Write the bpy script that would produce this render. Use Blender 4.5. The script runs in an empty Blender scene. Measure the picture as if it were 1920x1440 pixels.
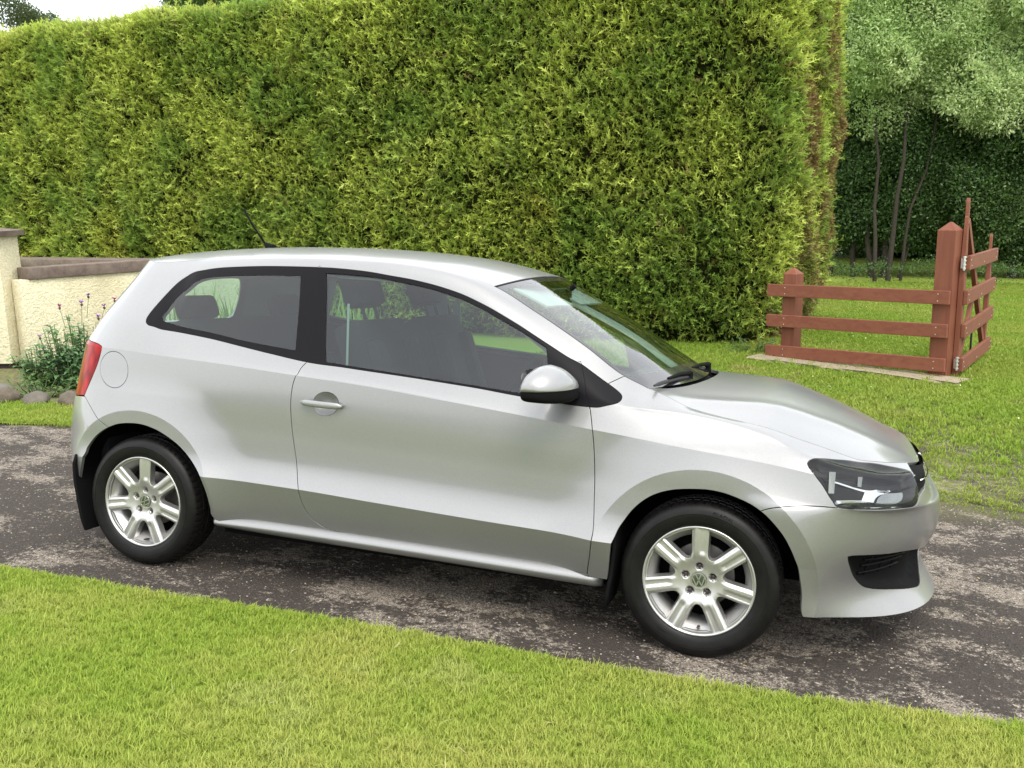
import bpy, bmesh, math, random
import numpy as np
from mathutils import Vector, Matrix, Quaternion
from mathutils.geometry import delaunay_2d_cdt
random.seed(7); rng = np.random.default_rng(7)
scene = bpy.context.scene
COL = scene.collection

# ---------------------------------------------------------------- camera
# QM turns the frame the car was measured in (its own ground plane level) into the world (gravity level)
QM = np.array([[0.99954385,-0.00146461,0.0301654],[-0.00146461,0.99529746,0.09685466],[-0.0301654,-0.09685466,0.99484131]])
CAMC = np.array([1.62612595,-4.14760532,1.36575665])
def cam_axes(yaw, pitch, roll):
    cy,sy=np.cos(yaw),np.sin(yaw);cp,sp=np.cos(pitch),np.sin(pitch);cr,sr=np.cos(roll),np.sin(roll)
    fwd=np.array([sy*cp,cy*cp,-sp]);right=np.array([cy,-sy,0]);up=np.cross(right,fwd)
    return cr*right+sr*up,-sr*right+cr*up,fwd
r2,u2,fw = [QM @ a for a in cam_axes(-3.27801672e-01,1.14900237e-01,4.17100712e-02)]
CW = QM @ CAMC
cam = bpy.data.cameras.new('camera'); cam.sensor_width = 36.0
cam.lens = 36.0*1750.595/1920; cam.clip_start=.05; cam.clip_end = 800
cam_o = bpy.data.objects.new('camera', cam); COL.objects.link(cam_o)
M = Matrix(((r2[0],u2[0],-fw[0],CW[0]),(r2[1],u2[1],-fw[1],CW[1]),(r2[2],u2[2],-fw[2],CW[2]),(0,0,0,1)))
cam_o.matrix_world = M
scene.camera = cam_o
# ---------------------------------------------------------------- sky and sun (bright overcast, sun behind thin cloud)
SUN_EL, SUN_AZ = math.radians(54), math.radians(146)      # azimuth measured from +y, clockwise
world = bpy.data.worlds.new('World'); scene.world = world; world.use_nodes = True
wn = world.node_tree; wn.nodes.clear()
def wnode(t, **k):
    n = wn.nodes.new(t)
    for a,b in k.items(): setattr(n,a,b)
    return n
sky = wnode('ShaderNodeTexSky', sky_type='NISHITA'); sky.sun_disc=False
sky.sun_elevation=SUN_EL; sky.sun_rotation=SUN_AZ; sky.dust_density=4.0; sky.air_density=1.0
tc = wnode('ShaderNodeTexCoord'); mp = wnode('ShaderNodeMapping'); mp.inputs['Scale'].default_value=(1,1,2.5)
nz = wnode('ShaderNodeTexNoise'); nz.inputs['Scale'].default_value=2.2; nz.inputs['Detail'].default_value=5; nz.inputs['Roughness'].default_value=.55
cr = wnode('ShaderNodeValToRGB'); cr.color_ramp.elements[0].position=.3; cr.color_ramp.elements[0].color=(8.6,9.0,9.6,1)
cr.color_ramp.elements[1].position=.72; cr.color_ramp.elements[1].color=(13.5,13.6,13.6,1)
mx = wnode('ShaderNodeMix', data_type='RGBA'); mx.inputs[0].default_value=.86
bg = wnode('ShaderNodeBackground'); bg.inputs['Strength'].default_value=.12
wo = wnode('ShaderNodeOutputWorld')
L = wn.links.new
L(tc.outputs['Generated'],mp.inputs[0]); L(mp.outputs[0],nz.inputs['Vector']); L(nz.outputs['Fac'],cr.inputs[0])
L(sky.outputs[0],mx.inputs[6]); L(cr.outputs[0],mx.inputs[7]); L(mx.outputs[2],bg.inputs[0]); L(bg.outputs[0],wo.inputs[0])
sd = bpy.data.lights.new('sun','SUN'); sd.energy=1.5; sd.angle=math.radians(26); sd.color=(1,.95,.86)
so = bpy.data.objects.new('sun', sd); COL.objects.link(so)
sdir = Vector((math.sin(SUN_AZ)*math.cos(SUN_EL), math.cos(SUN_AZ)*math.cos(SUN_EL), math.sin(SUN_EL)))
so.rotation_euler = (-sdir).to_track_quat('-Z','Y').to_euler(); so.location=(0,-5,20)
scene.view_settings.view_transform='Standard'; scene.view_settings.look='None'
scene.view_settings.gamma=1; scene.view_settings.use_curve_mapping=False; scene.view_settings.exposure=1.12
scene.render.engine='CYCLES'
scene.cycles.max_bounces=10; scene.cycles.transparent_max_bounces=16; scene.cycles.transmission_bounces=8

# ---------------------------------------------------------------- tagging helpers
def tag(o, label=None, cat=None, group=None, kind=None):
    if label: o['label']=label
    if cat: o['category']=cat
    if group: o['group']=group
    if kind: o['kind']=kind
    return o
def empty(name, loc=(0,0,0), parent=None):
    o=bpy.data.objects.new(name,None); COL.objects.link(o); o.location=loc; o.parent=parent; o.empty_display_size=.1
    return o
def link(name, me, mat=None, parent=None):
    o=bpy.data.objects.new(name,me); COL.objects.link(o); o.parent=parent
    if mat is not None and not me.materials:
        for m in (mat if isinstance(mat,(list,tuple)) else [mat]): me.materials.append(m)
    return o
def mesh(name, V, Fc, mat=None, parent=None, smooth=False, normals=None):
    me=bpy.data.meshes.new(name); me.from_pydata([tuple(map(float,v)) for v in V],[],[tuple(map(int,f)) for f in Fc]); me.update()
    if smooth: me.polygons.foreach_set('use_smooth',[True]*len(me.polygons))
    if normals is not None:
        me.polygons.foreach_set('use_smooth',[True]*len(me.polygons))
        me.normals_split_custom_set([tuple(map(float,n)) for n in normals])
    return link(name, me, mat, parent)
def bm_obj(name, bm, mat=None, parent=None, smooth=False):
    me=bpy.data.meshes.new(name); bmesh.ops.recalc_face_normals(bm,faces=bm.faces); bm.to_mesh(me); bm.free()
    if smooth:
        me.polygons.foreach_set('use_smooth',[True]*len(me.polygons))
        if smooth!=True:
            me.set_sharp_from_angle(angle=math.radians(smooth))
    return link(name, me, mat, parent)
def add_box(bm, lo, hi, bev=0, mtx=None):
    lo=Vector(lo); hi=Vector(hi); r=bmesh.ops.create_cube(bm,size=1.0)
    vs=r['verts']; bmesh.ops.scale(bm,vec=hi-lo,verts=vs); bmesh.ops.translate(bm,vec=(lo+hi)/2,verts=vs)
    if bev:
        ed=list({e for v in vs for e in v.link_edges}); rr=bmesh.ops.bevel(bm,geom=ed,offset=bev,segments=2,profile=.6,affect='EDGES')
        vs=list({v for f in rr['faces'] for v in f.verts}|{v for v in vs if v.is_valid})
    if mtx is not None: bmesh.ops.transform(bm,matrix=mtx,verts=vs)
    return vs
def beam(bm, a, b, w, t, up=(0,0,1), bev=.004):
    """box from a to b, w wide along 'up', t thick"""
    a=Vector(a); b=Vector(b); d=b-a; x=d.normalized(); u=Vector(up); z=(u-u.dot(x)*x).normalized(); y=z.cross(x)
    m=Matrix((( x.x,y.x,z.x,(a.x+b.x)/2),(x.y,y.y,z.y,(a.y+b.y)/2),(x.z,y.z,z.z,(a.z+b.z)/2),(0,0,0,1)))
    return add_box(bm,(-d.length/2,-t/2,-w/2),(d.length/2,t/2,w/2),bev,m)
def tube(bm, pts, rad, n=8, caps=True):
    pts=[Vector(p) for p in pts]; rad=rad if isinstance(rad,(list,tuple)) else [rad]*len(pts); rings=[]
    for i,p in enumerate(pts):
        d=(pts[min(i+1,len(pts)-1)]-pts[max(i-1,0)]).normalized()
        a=d.orthogonal().normalized() if i==0 else (pa-pa.dot(d)*d).normalized()
        pa=a; b=d.cross(a)
        rings.append([bm.verts.new(p+rad[i]*(math.cos(2*math.pi*k/n)*a+math.sin(2*math.pi*k/n)*b)) for k in range(n)])
    for r0,r1 in zip(rings[:-1],rings[1:]):
        for k in range(n): bm.faces.new((r0[k],r0[(k+1)%n],r1[(k+1)%n],r1[k]))
    if caps:
        bm.faces.new(rings[0][::-1]); bm.faces.new(rings[-1])
def lathe(bm, prof, n=96, axis='y'):
    """profile of (r, y) revolved about the y axis"""
    rings=[]
    for r,y in prof:
        rings.append([bm.verts.new((r*math.sin(2*math.pi*k/n),y,r*math.cos(2*math.pi*k/n))) for k in range(n)])
    for a,b in zip(rings[:-1],rings[1:]):
        for k in range(n): bm.faces.new((a[k],a[(k+1)%n],b[(k+1)%n],b[k]))
    return rings
# ---------------------------------------------------------------- material helpers
class MatB:
    def __init__(s,name):
        s.m=bpy.data.materials.new(name); s.m.use_nodes=True; s.t=s.m.node_tree; s.b=s.t.nodes['Principled BSDF']; s.out=s.t.nodes['Material Output']
    def n(s,t,inp=None,**k):
        x=s.t.nodes.new(t)
        for a,b in k.items(): setattr(x,a,b)
        if inp:
            for a,b in inp.items(): x.inputs[a].default_value=b
        return x
    def l(s,a,b): s.t.links.new(a,b)
    def set(s,**k):
        for a,b in k.items(): s.b.inputs[a.replace('_',' ')].default_value=b
        return s
    def noise(s,scale,detail=4,rough=.55,vec=None,dist=0):
        x=s.n('ShaderNodeTexNoise',{'Scale':scale,'Detail':detail,'Roughness':rough,'Distortion':dist})
        if vec is not None: s.l(vec,x.inputs['Vector'])
        return x.outputs['Fac']
    def ramp(s,fac,stops):
        r=s.n('ShaderNodeValToRGB'); e=r.color_ramp.elements
        while len(e)<len(stops): e.new(.5)
        for q,(p,c) in zip(e,stops): q.position=p; q.color=(*c,1) if len(c)==3 else c
        s.l(fac,r.inputs[0]); return r.outputs[0]
    def mix(s,fac,a,b,mode='MIX'):
        x=s.n('ShaderNodeMix',data_type='RGBA',blend_type=mode)
        for i,q in ((0,fac),(6,a),(7,b)):
            if isinstance(q,(int,float)): x.inputs[i].default_value=q
            elif isinstance(q,tuple): x.inputs[i].default_value=(*q,1)
            else: s.l(q,x.inputs[i])
        return x.outputs[2]
    def bump(s,h,strength=.3,dist=.01,nrm=None):
        x=s.n('ShaderNodeBump',{'Strength':strength,'Distance':dist}); s.l(h,x.inputs['Height'])
        if nrm is not None: s.l(nrm,x.inputs['Normal'])
        s.l(x.outputs[0],s.b.inputs['Normal']); return x.outputs[0]
    def math(s,op,a,b=0.):
        x=s.n('ShaderNodeMath',operation=op)
        for i,q in ((0,a),(1,b)):
            if isinstance(q,(int,float)): x.inputs[i].default_value=q
            else: s.l(q,x.inputs[i])
        return x.outputs[0]
    def pos(s): return s.n('ShaderNodeNewGeometry').outputs['Position']
    def obj(s): return s.n('ShaderNodeTexCoord').outputs['Object']
    def rand(s): return s.n('ShaderNodeObjectInfo').outputs['Random']
    def mapv(s,vec,scale=(1,1,1),rot=(0,0,0)):
        x=s.n('ShaderNodeMapping'); x.inputs['Scale'].default_value=scale; x.inputs['Rotation'].default_value=rot; s.l(vec,x.inputs[0]); return x.outputs[0]
def simple(name,col,rough=.5,metal=0.,coat=0.,spec=.5,nz=None):
    m=MatB(name).set(Base_Color=(*col,1),Roughness=rough,Metallic=metal,Coat_Weight=coat,Specular_IOR_Level=spec)
    if nz:
        f=m.noise(nz[0],5,.6,m.obj()); c=m.mix(f,tuple(v*(1-nz[1]) for v in col),tuple(min(1,v*(1+nz[1])) for v in col)); m.l(c,m.b.inputs['Base Color'])
        m.bump(f,nz[2] if len(nz)>2 else .1,.004)
    return m.m
# ---------------------------------------------------------------- car surface
def pchip(xs, ys):
    xs = np.asarray(xs, float); ys = np.asarray(ys, float)
    h = np.diff(xs); d = np.diff(ys) / h
    m = np.zeros(len(xs)); m[0] = d[0]; m[-1] = d[-1]
    for i in range(1, len(xs) - 1):
        if d[i-1] * d[i] > 0:
            w1 = 2*h[i] + h[i-1]; w2 = h[i] + 2*h[i-1]
            m[i] = (w1 + w2) / (w1/d[i-1] + w2/d[i])
    def f(x):
        x = np.clip(np.asarray(x, float), xs[0], xs[-1])
        i = np.clip(np.searchsorted(xs, x, side='right') - 1, 0, len(xs) - 2)
        t = (x - xs[i]) / h[i]
        return ((1+2*t)*(1-t)**2*ys[i] + t*(1-t)**2*h[i]*m[i] + t*t*(3-2*t)*ys[i+1] + t*t*(t-1)*h[i]*m[i+1])
    return f
def TP(*a):
    return pchip([p[0] for p in a], [p[1] for p in a])
XF0, XR0, SF, SR = 1.30, -1.35, 2.55, -2.45
# height of the bonnet skin and the roof skin over the plan
BZC = TP((.9,.977),(1.0,.976),(1.14,.974),(1.25,.972),(1.4,.967),(1.62,.905),(1.78,.836),(1.9,.768),(1.96,.735),(2.0,.705),(2.03,.68))
BCR = TP((.9,.012),(.975,.0185),(1.05,.040),(1.16,.072),(1.355,.097),(1.546,.118),(1.73,.118),(1.83,.085),(1.915,.035),(1.985,.0))
def bonnet_z(x, y):
    a = np.abs(y)
    crease = .007*np.exp(-((a-(.60-.30*np.clip((x-1.1)/.9,0,1)))/.05)**2)*np.clip((2.0-x)/.3,0,1)*np.clip((x-1.0)/.2,0,1)
    return BZC(x) - BCR(x)*(a/.68)**2.3 + crease
RZC = TP((-1.8,1.33),(-1.6,1.385),(-1.388,1.426),(-1.05,1.455),(-.77,1.468),(-.48,1.471),(-.2,1.463),(.07,1.440),(.25,1.408),(.33,1.389),(.4,1.371))
EW = TP((-2.45,.50),(-1.6,.52),(-1.35,.535),(-1.0,.55),(-.5,.565),(0,.565),(.31,.555),(.5,.59),(.73,.625),(.874,.637),(.975,.618),(1.05,.645),(1.16,.672),(1.355,.682),(1.546,.665),(1.68,.655),(2.0,.655),(2.55,.655))
EX = TP((-1.35,-1.35),(XF0,XF0),(1.6,1.6),(1.8,1.78),(2.1,1.93),(2.55,1.99))
# E line z on the greenhouse part
EZ = TP((-2.45,1.34),(-1.6,1.352),(-1.3,1.366),(-1.07,1.387),(-.785,1.402),(-.515,1.408),(-.255,1.406),(0,1.390),(.19,1.358),(.31,1.322),(.503,1.229),(.727,1.105),(.874,1.010),(.975,.962))
def roof_z(x, y):
    return RZC(x) - (RZC(x)-EZ(x))*(np.abs(y)/EW(x))**2.4
# control lines, bottom to top: z(s), w(s), front (x, n), rear (x, n)
LN = [
 dict(z=TP((-2.45,.30),(-1.35,.28),(-.84,.262),(.84,.255),(1.3,.222),(1.6,.214),(1.9,.196),(2.2,.186),(2.55,.184)), w=TP((-2.45,.80),(-1.35,.79),(-.84,.785),(.84,.783),(1.3,.80),(2.55,.80)), f=(2.100,2.25), r=(-1.93,2.4)),
 dict(z=TP((-2.45,.34),(-1.35,.32),(-.84,.30),(.84,.29),(1.3,.265),(2.55,.275)), w=TP((-2.45,.81),(-1.35,.80),(-.84,.797),(.84,.796),(1.3,.815),(2.55,.81)), f=(2.045,2.2), r=(-1.94,2.4)),
 dict(z=TP((-2.45,.45),(-1.35,.47),(-.836,.459),(-.7,.455),(-.415,.450),(-.07,.437),(.392,.421),(.84,.410),(1.3,.40),(2.55,.38)), w=TP((-2.45,.82),(-1.6,.815),(-1.2,.80),(-.84,.833),(-.4,.836),(.84,.836),(1.2,.805),(1.5,.82),(2.55,.825)), f=(2.05,2.35), r=(-1.965,2.4)),
 dict(z=TP((-2.45,.55),(-1.35,.54),(-.84,.530),(0,.512),(.84,.488),(1.3,.48),(2.55,.47)), w=TP((-2.45,.82),(-1.35,.80),(-.84,.805),(0,.806),(.84,.806),(1.3,.803),(1.6,.825),(2.55,.83)), f=(2.082,2.5), r=(-1.965,2.5)),
 dict(z=TP((-2.45,.66),(-1.35,.66),(-.84,.65),(0,.63),(.84,.60),(1.3,.592),(1.6,.588),(2.55,.578)), w=TP((-2.45,.815),(-1.35,.80),(-.84,.797),(0,.797),(.84,.797),(1.3,.80),(1.6,.829),(2.55,.834)), f=(2.078,2.7), r=(-1.93,2.6)),
 dict(z=TP((-2.45,.74),(-1.35,.80),(-.84,.80),(0,.77),(.84,.71),(1.3,.67),(1.6,.635),(2.55,.61)), w=TP((-2.45,.79),(-1.35,.795),(-.84,.797),(0,.797),(.84,.797),(1.3,.80),(1.6,.805),(2.55,.81)), f=(2.035,3.6), r=(-1.90,2.6)),
 dict(z=TP((-2.45,.97),(-1.47,.968),(-1.14,.954),(-.864,.942),(-.473,.919),(-.1,.895),(.135,.875),(.361,.855),(.579,.834),(.809,.811),(1.089,.784),(1.45,.752),(1.7,.720),(2.0,.688),(2.55,.675)), w=TP((-2.45,.75),(-1.35,.772),(-1,.782),(-.5,.788),(0,.790),(.5,.792),(1,.797),(1.3,.797),(1.55,.797),(2.55,.79)), f=(2.022,3.5), r=(-1.86,2.6)),
 dict(z=TP((-2.45,1.10),(-1.35,1.10),(-1.25,1.085),(-1.19,1.066),(-.91,1.028),(-.64,.996),(-.407,.978),(-.133,.953),(.106,.936),(.335,.921),(.469,.911),(.79,.889),(.9,.885),(1.09,.868),(1.45,.815),(1.6,.778),(1.8,.740),(2.0,.718),(2.55,.705)), w=TP((-2.45,.67),(-1.35,.715),(-1,.735),(-.5,.752),(0,.756),(.5,.758),(.85,.762),(1.09,.752),(1.45,.742),(1.7,.768),(2.55,.765)), f=(2.014,3.4), r=(-1.785,2.6)),
 dict(z=TP((-2.45,1.29),(-1.35,1.298),(-1.17,1.311),(-1.09,1.335),(-.875,1.355),(-.684,1.364),(-.47,1.367),(-.217,1.366),(.029,1.342),(.173,1.313),(.314,1.261),(.454,1.183),(.592,1.096),(.705,1.024),(.83,.950),(.95,.918),(1.09,.905),(1.45,.845),(1.6,.800),(1.8,.754),(2.0,.733),(2.55,.722)), w=TP((-2.45,.56),(-1.35,.585),(-1,.597),(-.5,.604),(0,.606),(.173,.612),(.314,.628),(.454,.652),(.592,.682),(.705,.706),(.83,.725),(.95,.722),(1.09,.722),(1.45,.712),(1.7,.722),(2.55,.715)), f=(2.002,3.3), r=(-1.64,2.4)),
]
VK = np.array([0,.05,.17,.27,.38,.50,.62,.74,.90,1.0])
CREASE = (2, 6)
def u_front(s): return np.sin(np.clip((s-XF0)/(SF-XF0),0,1)*np.pi/2)
def u_rear(s):  return np.sin(np.clip((XR0-s)/(XR0-SR),0,1)*np.pi/2)
def wrapx(s, w, xf, nf, xr, nr):
    uf = u_front(s); ur = u_rear(s)
    x = np.where(s > XF0, XF0+(xf-XF0)*uf, np.where(s < XR0, XR0-(XR0-xr)*ur, s))
    c = np.where(s > XF0, np.maximum(1-uf**nf,0)**(1/nf), np.where(s < XR0, np.maximum(1-ur**nr,0)**(1/nr), 1.))
    return x, w*c
def ctrl(s):
    """control points per station: arrays (K, N) of x, w, z"""
    s = np.atleast_1d(np.asarray(s, float))
    X=[];W=[];Z=[]
    for L in LN:
        x, w = wrapx(s, L['w'](s), L['f'][0], L['f'][1], L['r'][0], L['r'][1])
        X.append(x);W.append(w);Z.append(L['z'](s))
    x, w = wrapx(s, EW(s), 1.99, 3.4, -1.59, 2.4)
    z = np.where(x > .975, bonnet_z(x, w), EZ(s))
    z = np.where(x < .31, roof_z(x, w), z)
    X.append(x);W.append(w);Z.append(z)
    return np.array(X),np.array(W),np.array(Z)
def seg_eval(P, v):
    """P (K,N), v (N): C1 interpolation along v, broken at the creases"""
    out = np.zeros(P.shape[1])
    K = len(VK)
    brk = [0]+list(CREASE)+[K-1]
    for a, b in zip(brk[:-1], brk[1:]):
        idx = np.arange(a, b+1); vs = VK[idx]; n = len(idx)
        h = np.diff(vs)[:,None]; d = np.diff(P[idx],axis=0)/h
        m = np.zeros((n,P.shape[1])); m[0]=d[0]; m[-1]=d[-1]
        if n > 2:
            m[1:-1] = (d[:-1]*h[1:]+d[1:]*h[:-1])/(h[1:]+h[:-1])
            m[0] = 1.5*d[0]-.5*m[1]; m[-1] = 1.5*d[-1]-.5*m[-2]
        last = (b == K-1)
        sel = (v >= vs[0]) & ((v < vs[-1]) | (last & (v <= vs[-1]+1e-9)))
        if not sel.any(): continue
        vv = v[sel]; i = np.clip(np.searchsorted(vs, vv, side='right')-1,0,n-2)
        cols = np.nonzero(sel)[0]; hh = np.diff(vs)[i]; t = (vv-vs[i])/hh
        p0=P[idx][i,cols]; p1=P[idx][i+1,cols]; m0=m[i,cols]*hh; m1=m[i+1,cols]*hh
        out[sel] = (2*t**3-3*t**2+1)*p0+(t**3-2*t**2+t)*m0+(-2*t**3+3*t**2)*p1+(t**3-t**2)*m1
    return out
ARX = (1.237, -1.245); ARZ = .296
def body(s, v):
    """right-hand body side: (s, v) -> (N,3), y negative"""
    s = np.atleast_1d(np.asarray(s,float)); v = np.atleast_1d(np.asarray(v,float))
    X,W,Z = ctrl(s)
    x=seg_eval(X,v); w=seg_eval(W,v); z=seg_eval(Z,v)
    for cx in ARX:
        r = np.hypot(x-cx, z-ARZ)
        t = np.clip(1-(r-.413)/.20, 0, 1)
        fl = .034*np.where(r<.413,1.,t**1.8)
        fade = np.clip((.90-z)/.12,0,1)
        w = w + fl*fade*np.clip((w-.55)/.2,0,1)
    return np.stack([x,-w,z],-1)
def body_n(s, v):
    e=1.5e-3
    s = np.atleast_1d(np.asarray(s,float)); v = np.atleast_1d(np.asarray(v,float))
    s0=np.clip(s,SR+e,SF-.012)
    # one-sided across creases is handled by the caller (v nudged)
    a=body(s0+e,v)-body(s0-e,v)
    vlo=np.clip(v-e,0,1);vhi=np.clip(v+e,0,1)
    for k in CREASE:
        vlo=np.where((v>=VK[k])&(vlo<VK[k]),VK[k],vlo); vhi=np.where((v<VK[k])&(vhi>=VK[k]),VK[k]-1e-6,vhi)
    b=body(s0,vhi)-body(s0,vlo)
    n=np.cross(a,b); n/= (np.linalg.norm(n,axis=1)[:,None]+1e-12)
    n*=np.where(n[:,1:2]>0.3,-1,1)
    return n
TR = {"win_outer": [[-1.2861, 0.7417],[-1.2894, 0.7549],[-1.2748, 0.7852],[-1.2396, 0.831],[-1.1984, 0.8709],[-1.1434, 0.896],[-1.0829, 0.896],[-0.9919, 0.9004],[-0.8765, 0.9017],[-0.7149, 0.9018],[-0.481, 0.9015],[-0.3961, 0.9009],[-0.2709, 0.8963],[-0.1473, 0.8899],[-0.0279, 0.8892],[0.0909, 0.8869],[0.2092, 0.8856],[0.2888, 0.8858],[0.3672, 0.8879],[0.4443, 0.8938],[0.5211, 0.9009],[0.5964, 0.9108],[0.6701, 0.9213],[0.7298, 0.9351],[0.7981, 0.9403],[0.8479, 0.9369],[0.8843, 0.9254],[0.8975, 0.9093],[0.8957, 0.8778],[0.8708, 0.8009],[0.8269, 0.7517],[0.7877, 0.7423],[0.7003, 0.7384],[0.4987, 0.7402],[0.3479, 0.743],[0.201, 0.7437],[0.0505, 0.744],[-0.1036, 0.743],[-0.2613, 0.7403],[-0.4228, 0.7358],[-0.6127, 0.7429],[-0.7731, 0.7467],[-0.9383, 0.7484],[-1.1073, 0.7465],[-1.2254, 0.7368],[-1.2685, 0.7339]], "quarter_glass": [[-1.2129, 0.7738],[-1.2059, 0.7884],[-1.1694, 0.8318],[-1.117, 0.8547],[-1.0815, 0.8655],[-1.026, 0.8716],[-0.8617, 0.874],[-0.5552, 0.8765],[-0.5256, 0.8183],[-0.5018, 0.76],[-0.6216, 0.7607],[-0.7809, 0.761],[-0.9469, 0.7633],[-1.0742, 0.7634],[-1.1717, 0.7656],[-1.2036, 0.7669]], "door_glass": [[-0.4357, 0.8861],[-0.2656, 0.8841],[-0.1032, 0.8804],[0.0553, 0.8786],[0.1737, 0.8766],[0.2929, 0.8762],[0.3715, 0.877],[0.4864, 0.8855],[0.5812, 0.8957],[0.6026, 0.8414],[0.6224, 0.7545],[0.4966, 0.7506],[0.3463, 0.7491],[0.1247, 0.7484],[-0.1056, 0.7484],[-0.3485, 0.7459]], "seam_b": [[-0.4766, 0.9153],[-0.4407, 0.843],[-0.4117, 0.8],[-0.3817, 0.7493]], "seam_front": [[0.7205, 0.9414],[0.7329, 0.9241],[0.7544, 0.8799],[0.7743, 0.787],[0.7875, 0.7316]], "door_rear": [[-0.4295, 0.7424],[-0.4558, 0.7066],[-0.4655, 0.6237],[-0.4773, 0.5839],[-0.483, 0.5338],[-0.4834, 0.4989],[-0.4786, 0.4467],[-0.4704, 0.3959],[-0.452, 0.3184],[-0.4329, 0.2239],[-0.419, 0.1776],[-0.414, 0.1532],[-0.4014, 0.1191],[-0.3746, 0.083],[-0.3379, 0.0582],[-0.2951, 0.0387],[-0.2186, 0.0301]], "door_front": [[0.7864, 0.742],[0.8043, 0.6474],[0.8164, 0.5663],[0.8293, 0.4209],[0.8358, 0.3274],[0.8457, 0.204],[0.8385, 0.1258],[0.8281, 0.0583]], "fuel": [[-1.3275, 0.5612],[-1.326, 0.5483],[-1.328, 0.5356],[-1.3334, 0.5239],[-1.3421, 0.5138],[-1.355, 0.5058],[-1.3735, 0.5003],[-1.3949, 0.4978],[-1.4186, 0.4984],[-1.4434, 0.502],[-1.4682, 0.5084],[-1.4915, 0.5173],[-1.5117, 0.5281],[-1.5276, 0.5401],[-1.5379, 0.5526],[-1.5422, 0.5651],[-1.54, 0.577],[-1.5311, 0.5878],[-1.5163, 0.597],[-1.4965, 0.6042],[-1.4733, 0.6091],[-1.4481, 0.6115],[-1.4224, 0.6113],[-1.3975, 0.6084],[-1.3746, 0.603],[-1.3546, 0.5952],[-1.3415, 0.5853],[-1.3327, 0.5738]], "tail_r": [[-1.734, 0.6363],[-1.6184, 0.6322],[-1.5607, 0.6236],[-1.5569, 0.6115],[-1.5706, 0.5717],[-1.6004, 0.5325],[-1.6336, 0.4926],[-1.659, 0.4577]], "bump_r": [[-1.6553, 0.4545],[-1.6442, 0.4511],[-1.5848, 0.4254],[-1.5048, 0.3869],[-1.4375, 0.3581],[-1.4056, 0.3451]], "head": [[1.6196, 0.6798],[1.6243, 0.7172],[1.6439, 0.7651],[1.6868, 0.8726],[1.7524, 0.9246],[1.8224, 0.9591],[1.9147, 0.9793],[2.0046, 0.9672],[2.1048, 0.9282],[2.171, 0.8741],[2.1904, 0.7548],[2.2008, 0.6476],[2.2161, 0.588],[2.2161, 0.5507],[2.1897, 0.515],[2.1443, 0.4902],[2.0548, 0.4828],[1.8992, 0.4607],[1.8848, 0.465],[1.7788, 0.4596],[1.7415, 0.4807],[1.7233, 0.5191],[1.6846, 0.5809],[1.6443, 0.6251]], "bump_f": [[1.4449, 0.3796],[1.4924, 0.4086],[1.5515, 0.442],[1.6124, 0.4636],[1.6799, 0.4712],[1.7355, 0.4676]], "arch_f": [[0.9295, 0.2035],[0.9436, 0.2509],[0.9766, 0.3085],[1.0163, 0.3512],[1.0671, 0.3885],[1.1286, 0.4173],[1.2004, 0.4371],[1.2616, 0.4472],[1.3239, 0.4396],[1.3873, 0.4137],[1.4392, 0.3782],[1.4921, 0.3335],[1.5366, 0.2857],[1.5788, 0.2107],[1.6156, 0.1357],[1.6301, 0.0746],[1.6109, 0.0113]], "arch_r": [[-1.71, 0.0],[-1.6224, 0.1122],[-1.5637, 0.1945],[-1.545, 0.2419],[-1.495, 0.2966],[-1.429, 0.335],[-1.3582, 0.3588],[-1.2923, 0.3701],[-1.2159, 0.3724],[-1.1399, 0.3602],[-1.0769, 0.3398],[-1.0137, 0.3098],[-0.9543, 0.2621],[-0.8967, 0.1898],[-0.8637, 0.1288],[-0.8516, 0.0719],[-0.8521, 0.0374]], "intake": [[1.7807, 0.2261],[1.8063, 0.2285],[1.9462, 0.2262],[2.088, 0.2231],[2.2532, 0.2026],[2.34, 0.2],[2.55, 0.045],[2.55, 0.0227],[2.4106, 0.032],[2.2909, 0.0337],[2.1911, 0.039],[2.0587, 0.0534],[1.9683, 0.0646],[1.9041, 0.0811],[1.8606, 0.1139],[1.82, 0.1597],[1.7933, 0.1993]], "handle_recess": [[-0.259, 0.5322],[-0.2604, 0.5203],[-0.2658, 0.5089],[-0.2747, 0.4988],[-0.2867, 0.4907],[-0.3009, 0.485],[-0.3163, 0.4819],[-0.3318, 0.4816],[-0.3464, 0.484],[-0.359, 0.4892],[-0.3688, 0.4968],[-0.3753, 0.5064],[-0.3779, 0.5174],[-0.3765, 0.5292],[-0.3711, 0.5408],[-0.3622, 0.5516],[-0.3503, 0.5606],[-0.3362, 0.5671],[-0.3209, 0.5708],[-0.3055, 0.5712],[-0.2909, 0.5684],[-0.2782, 0.5626],[-0.2683, 0.5541],[-0.2617, 0.5437]], "pillar_seam": [[0.8398, 0.9416],[0.8809, 0.9934]], "wedge": [[0.9805, 0.9985],[1.0021, 0.9826],[1.0351, 0.9835],[1.15, 1.0],[1.3612, 1.0],[1.5892, 1.0],[1.833, 0.9539]], "handle": [[-0.4253, 0.5208],[-0.2333, 0.526]], "mirror_base": [[0.6846, 0.7922],[0.7597, 0.798]]}
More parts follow.
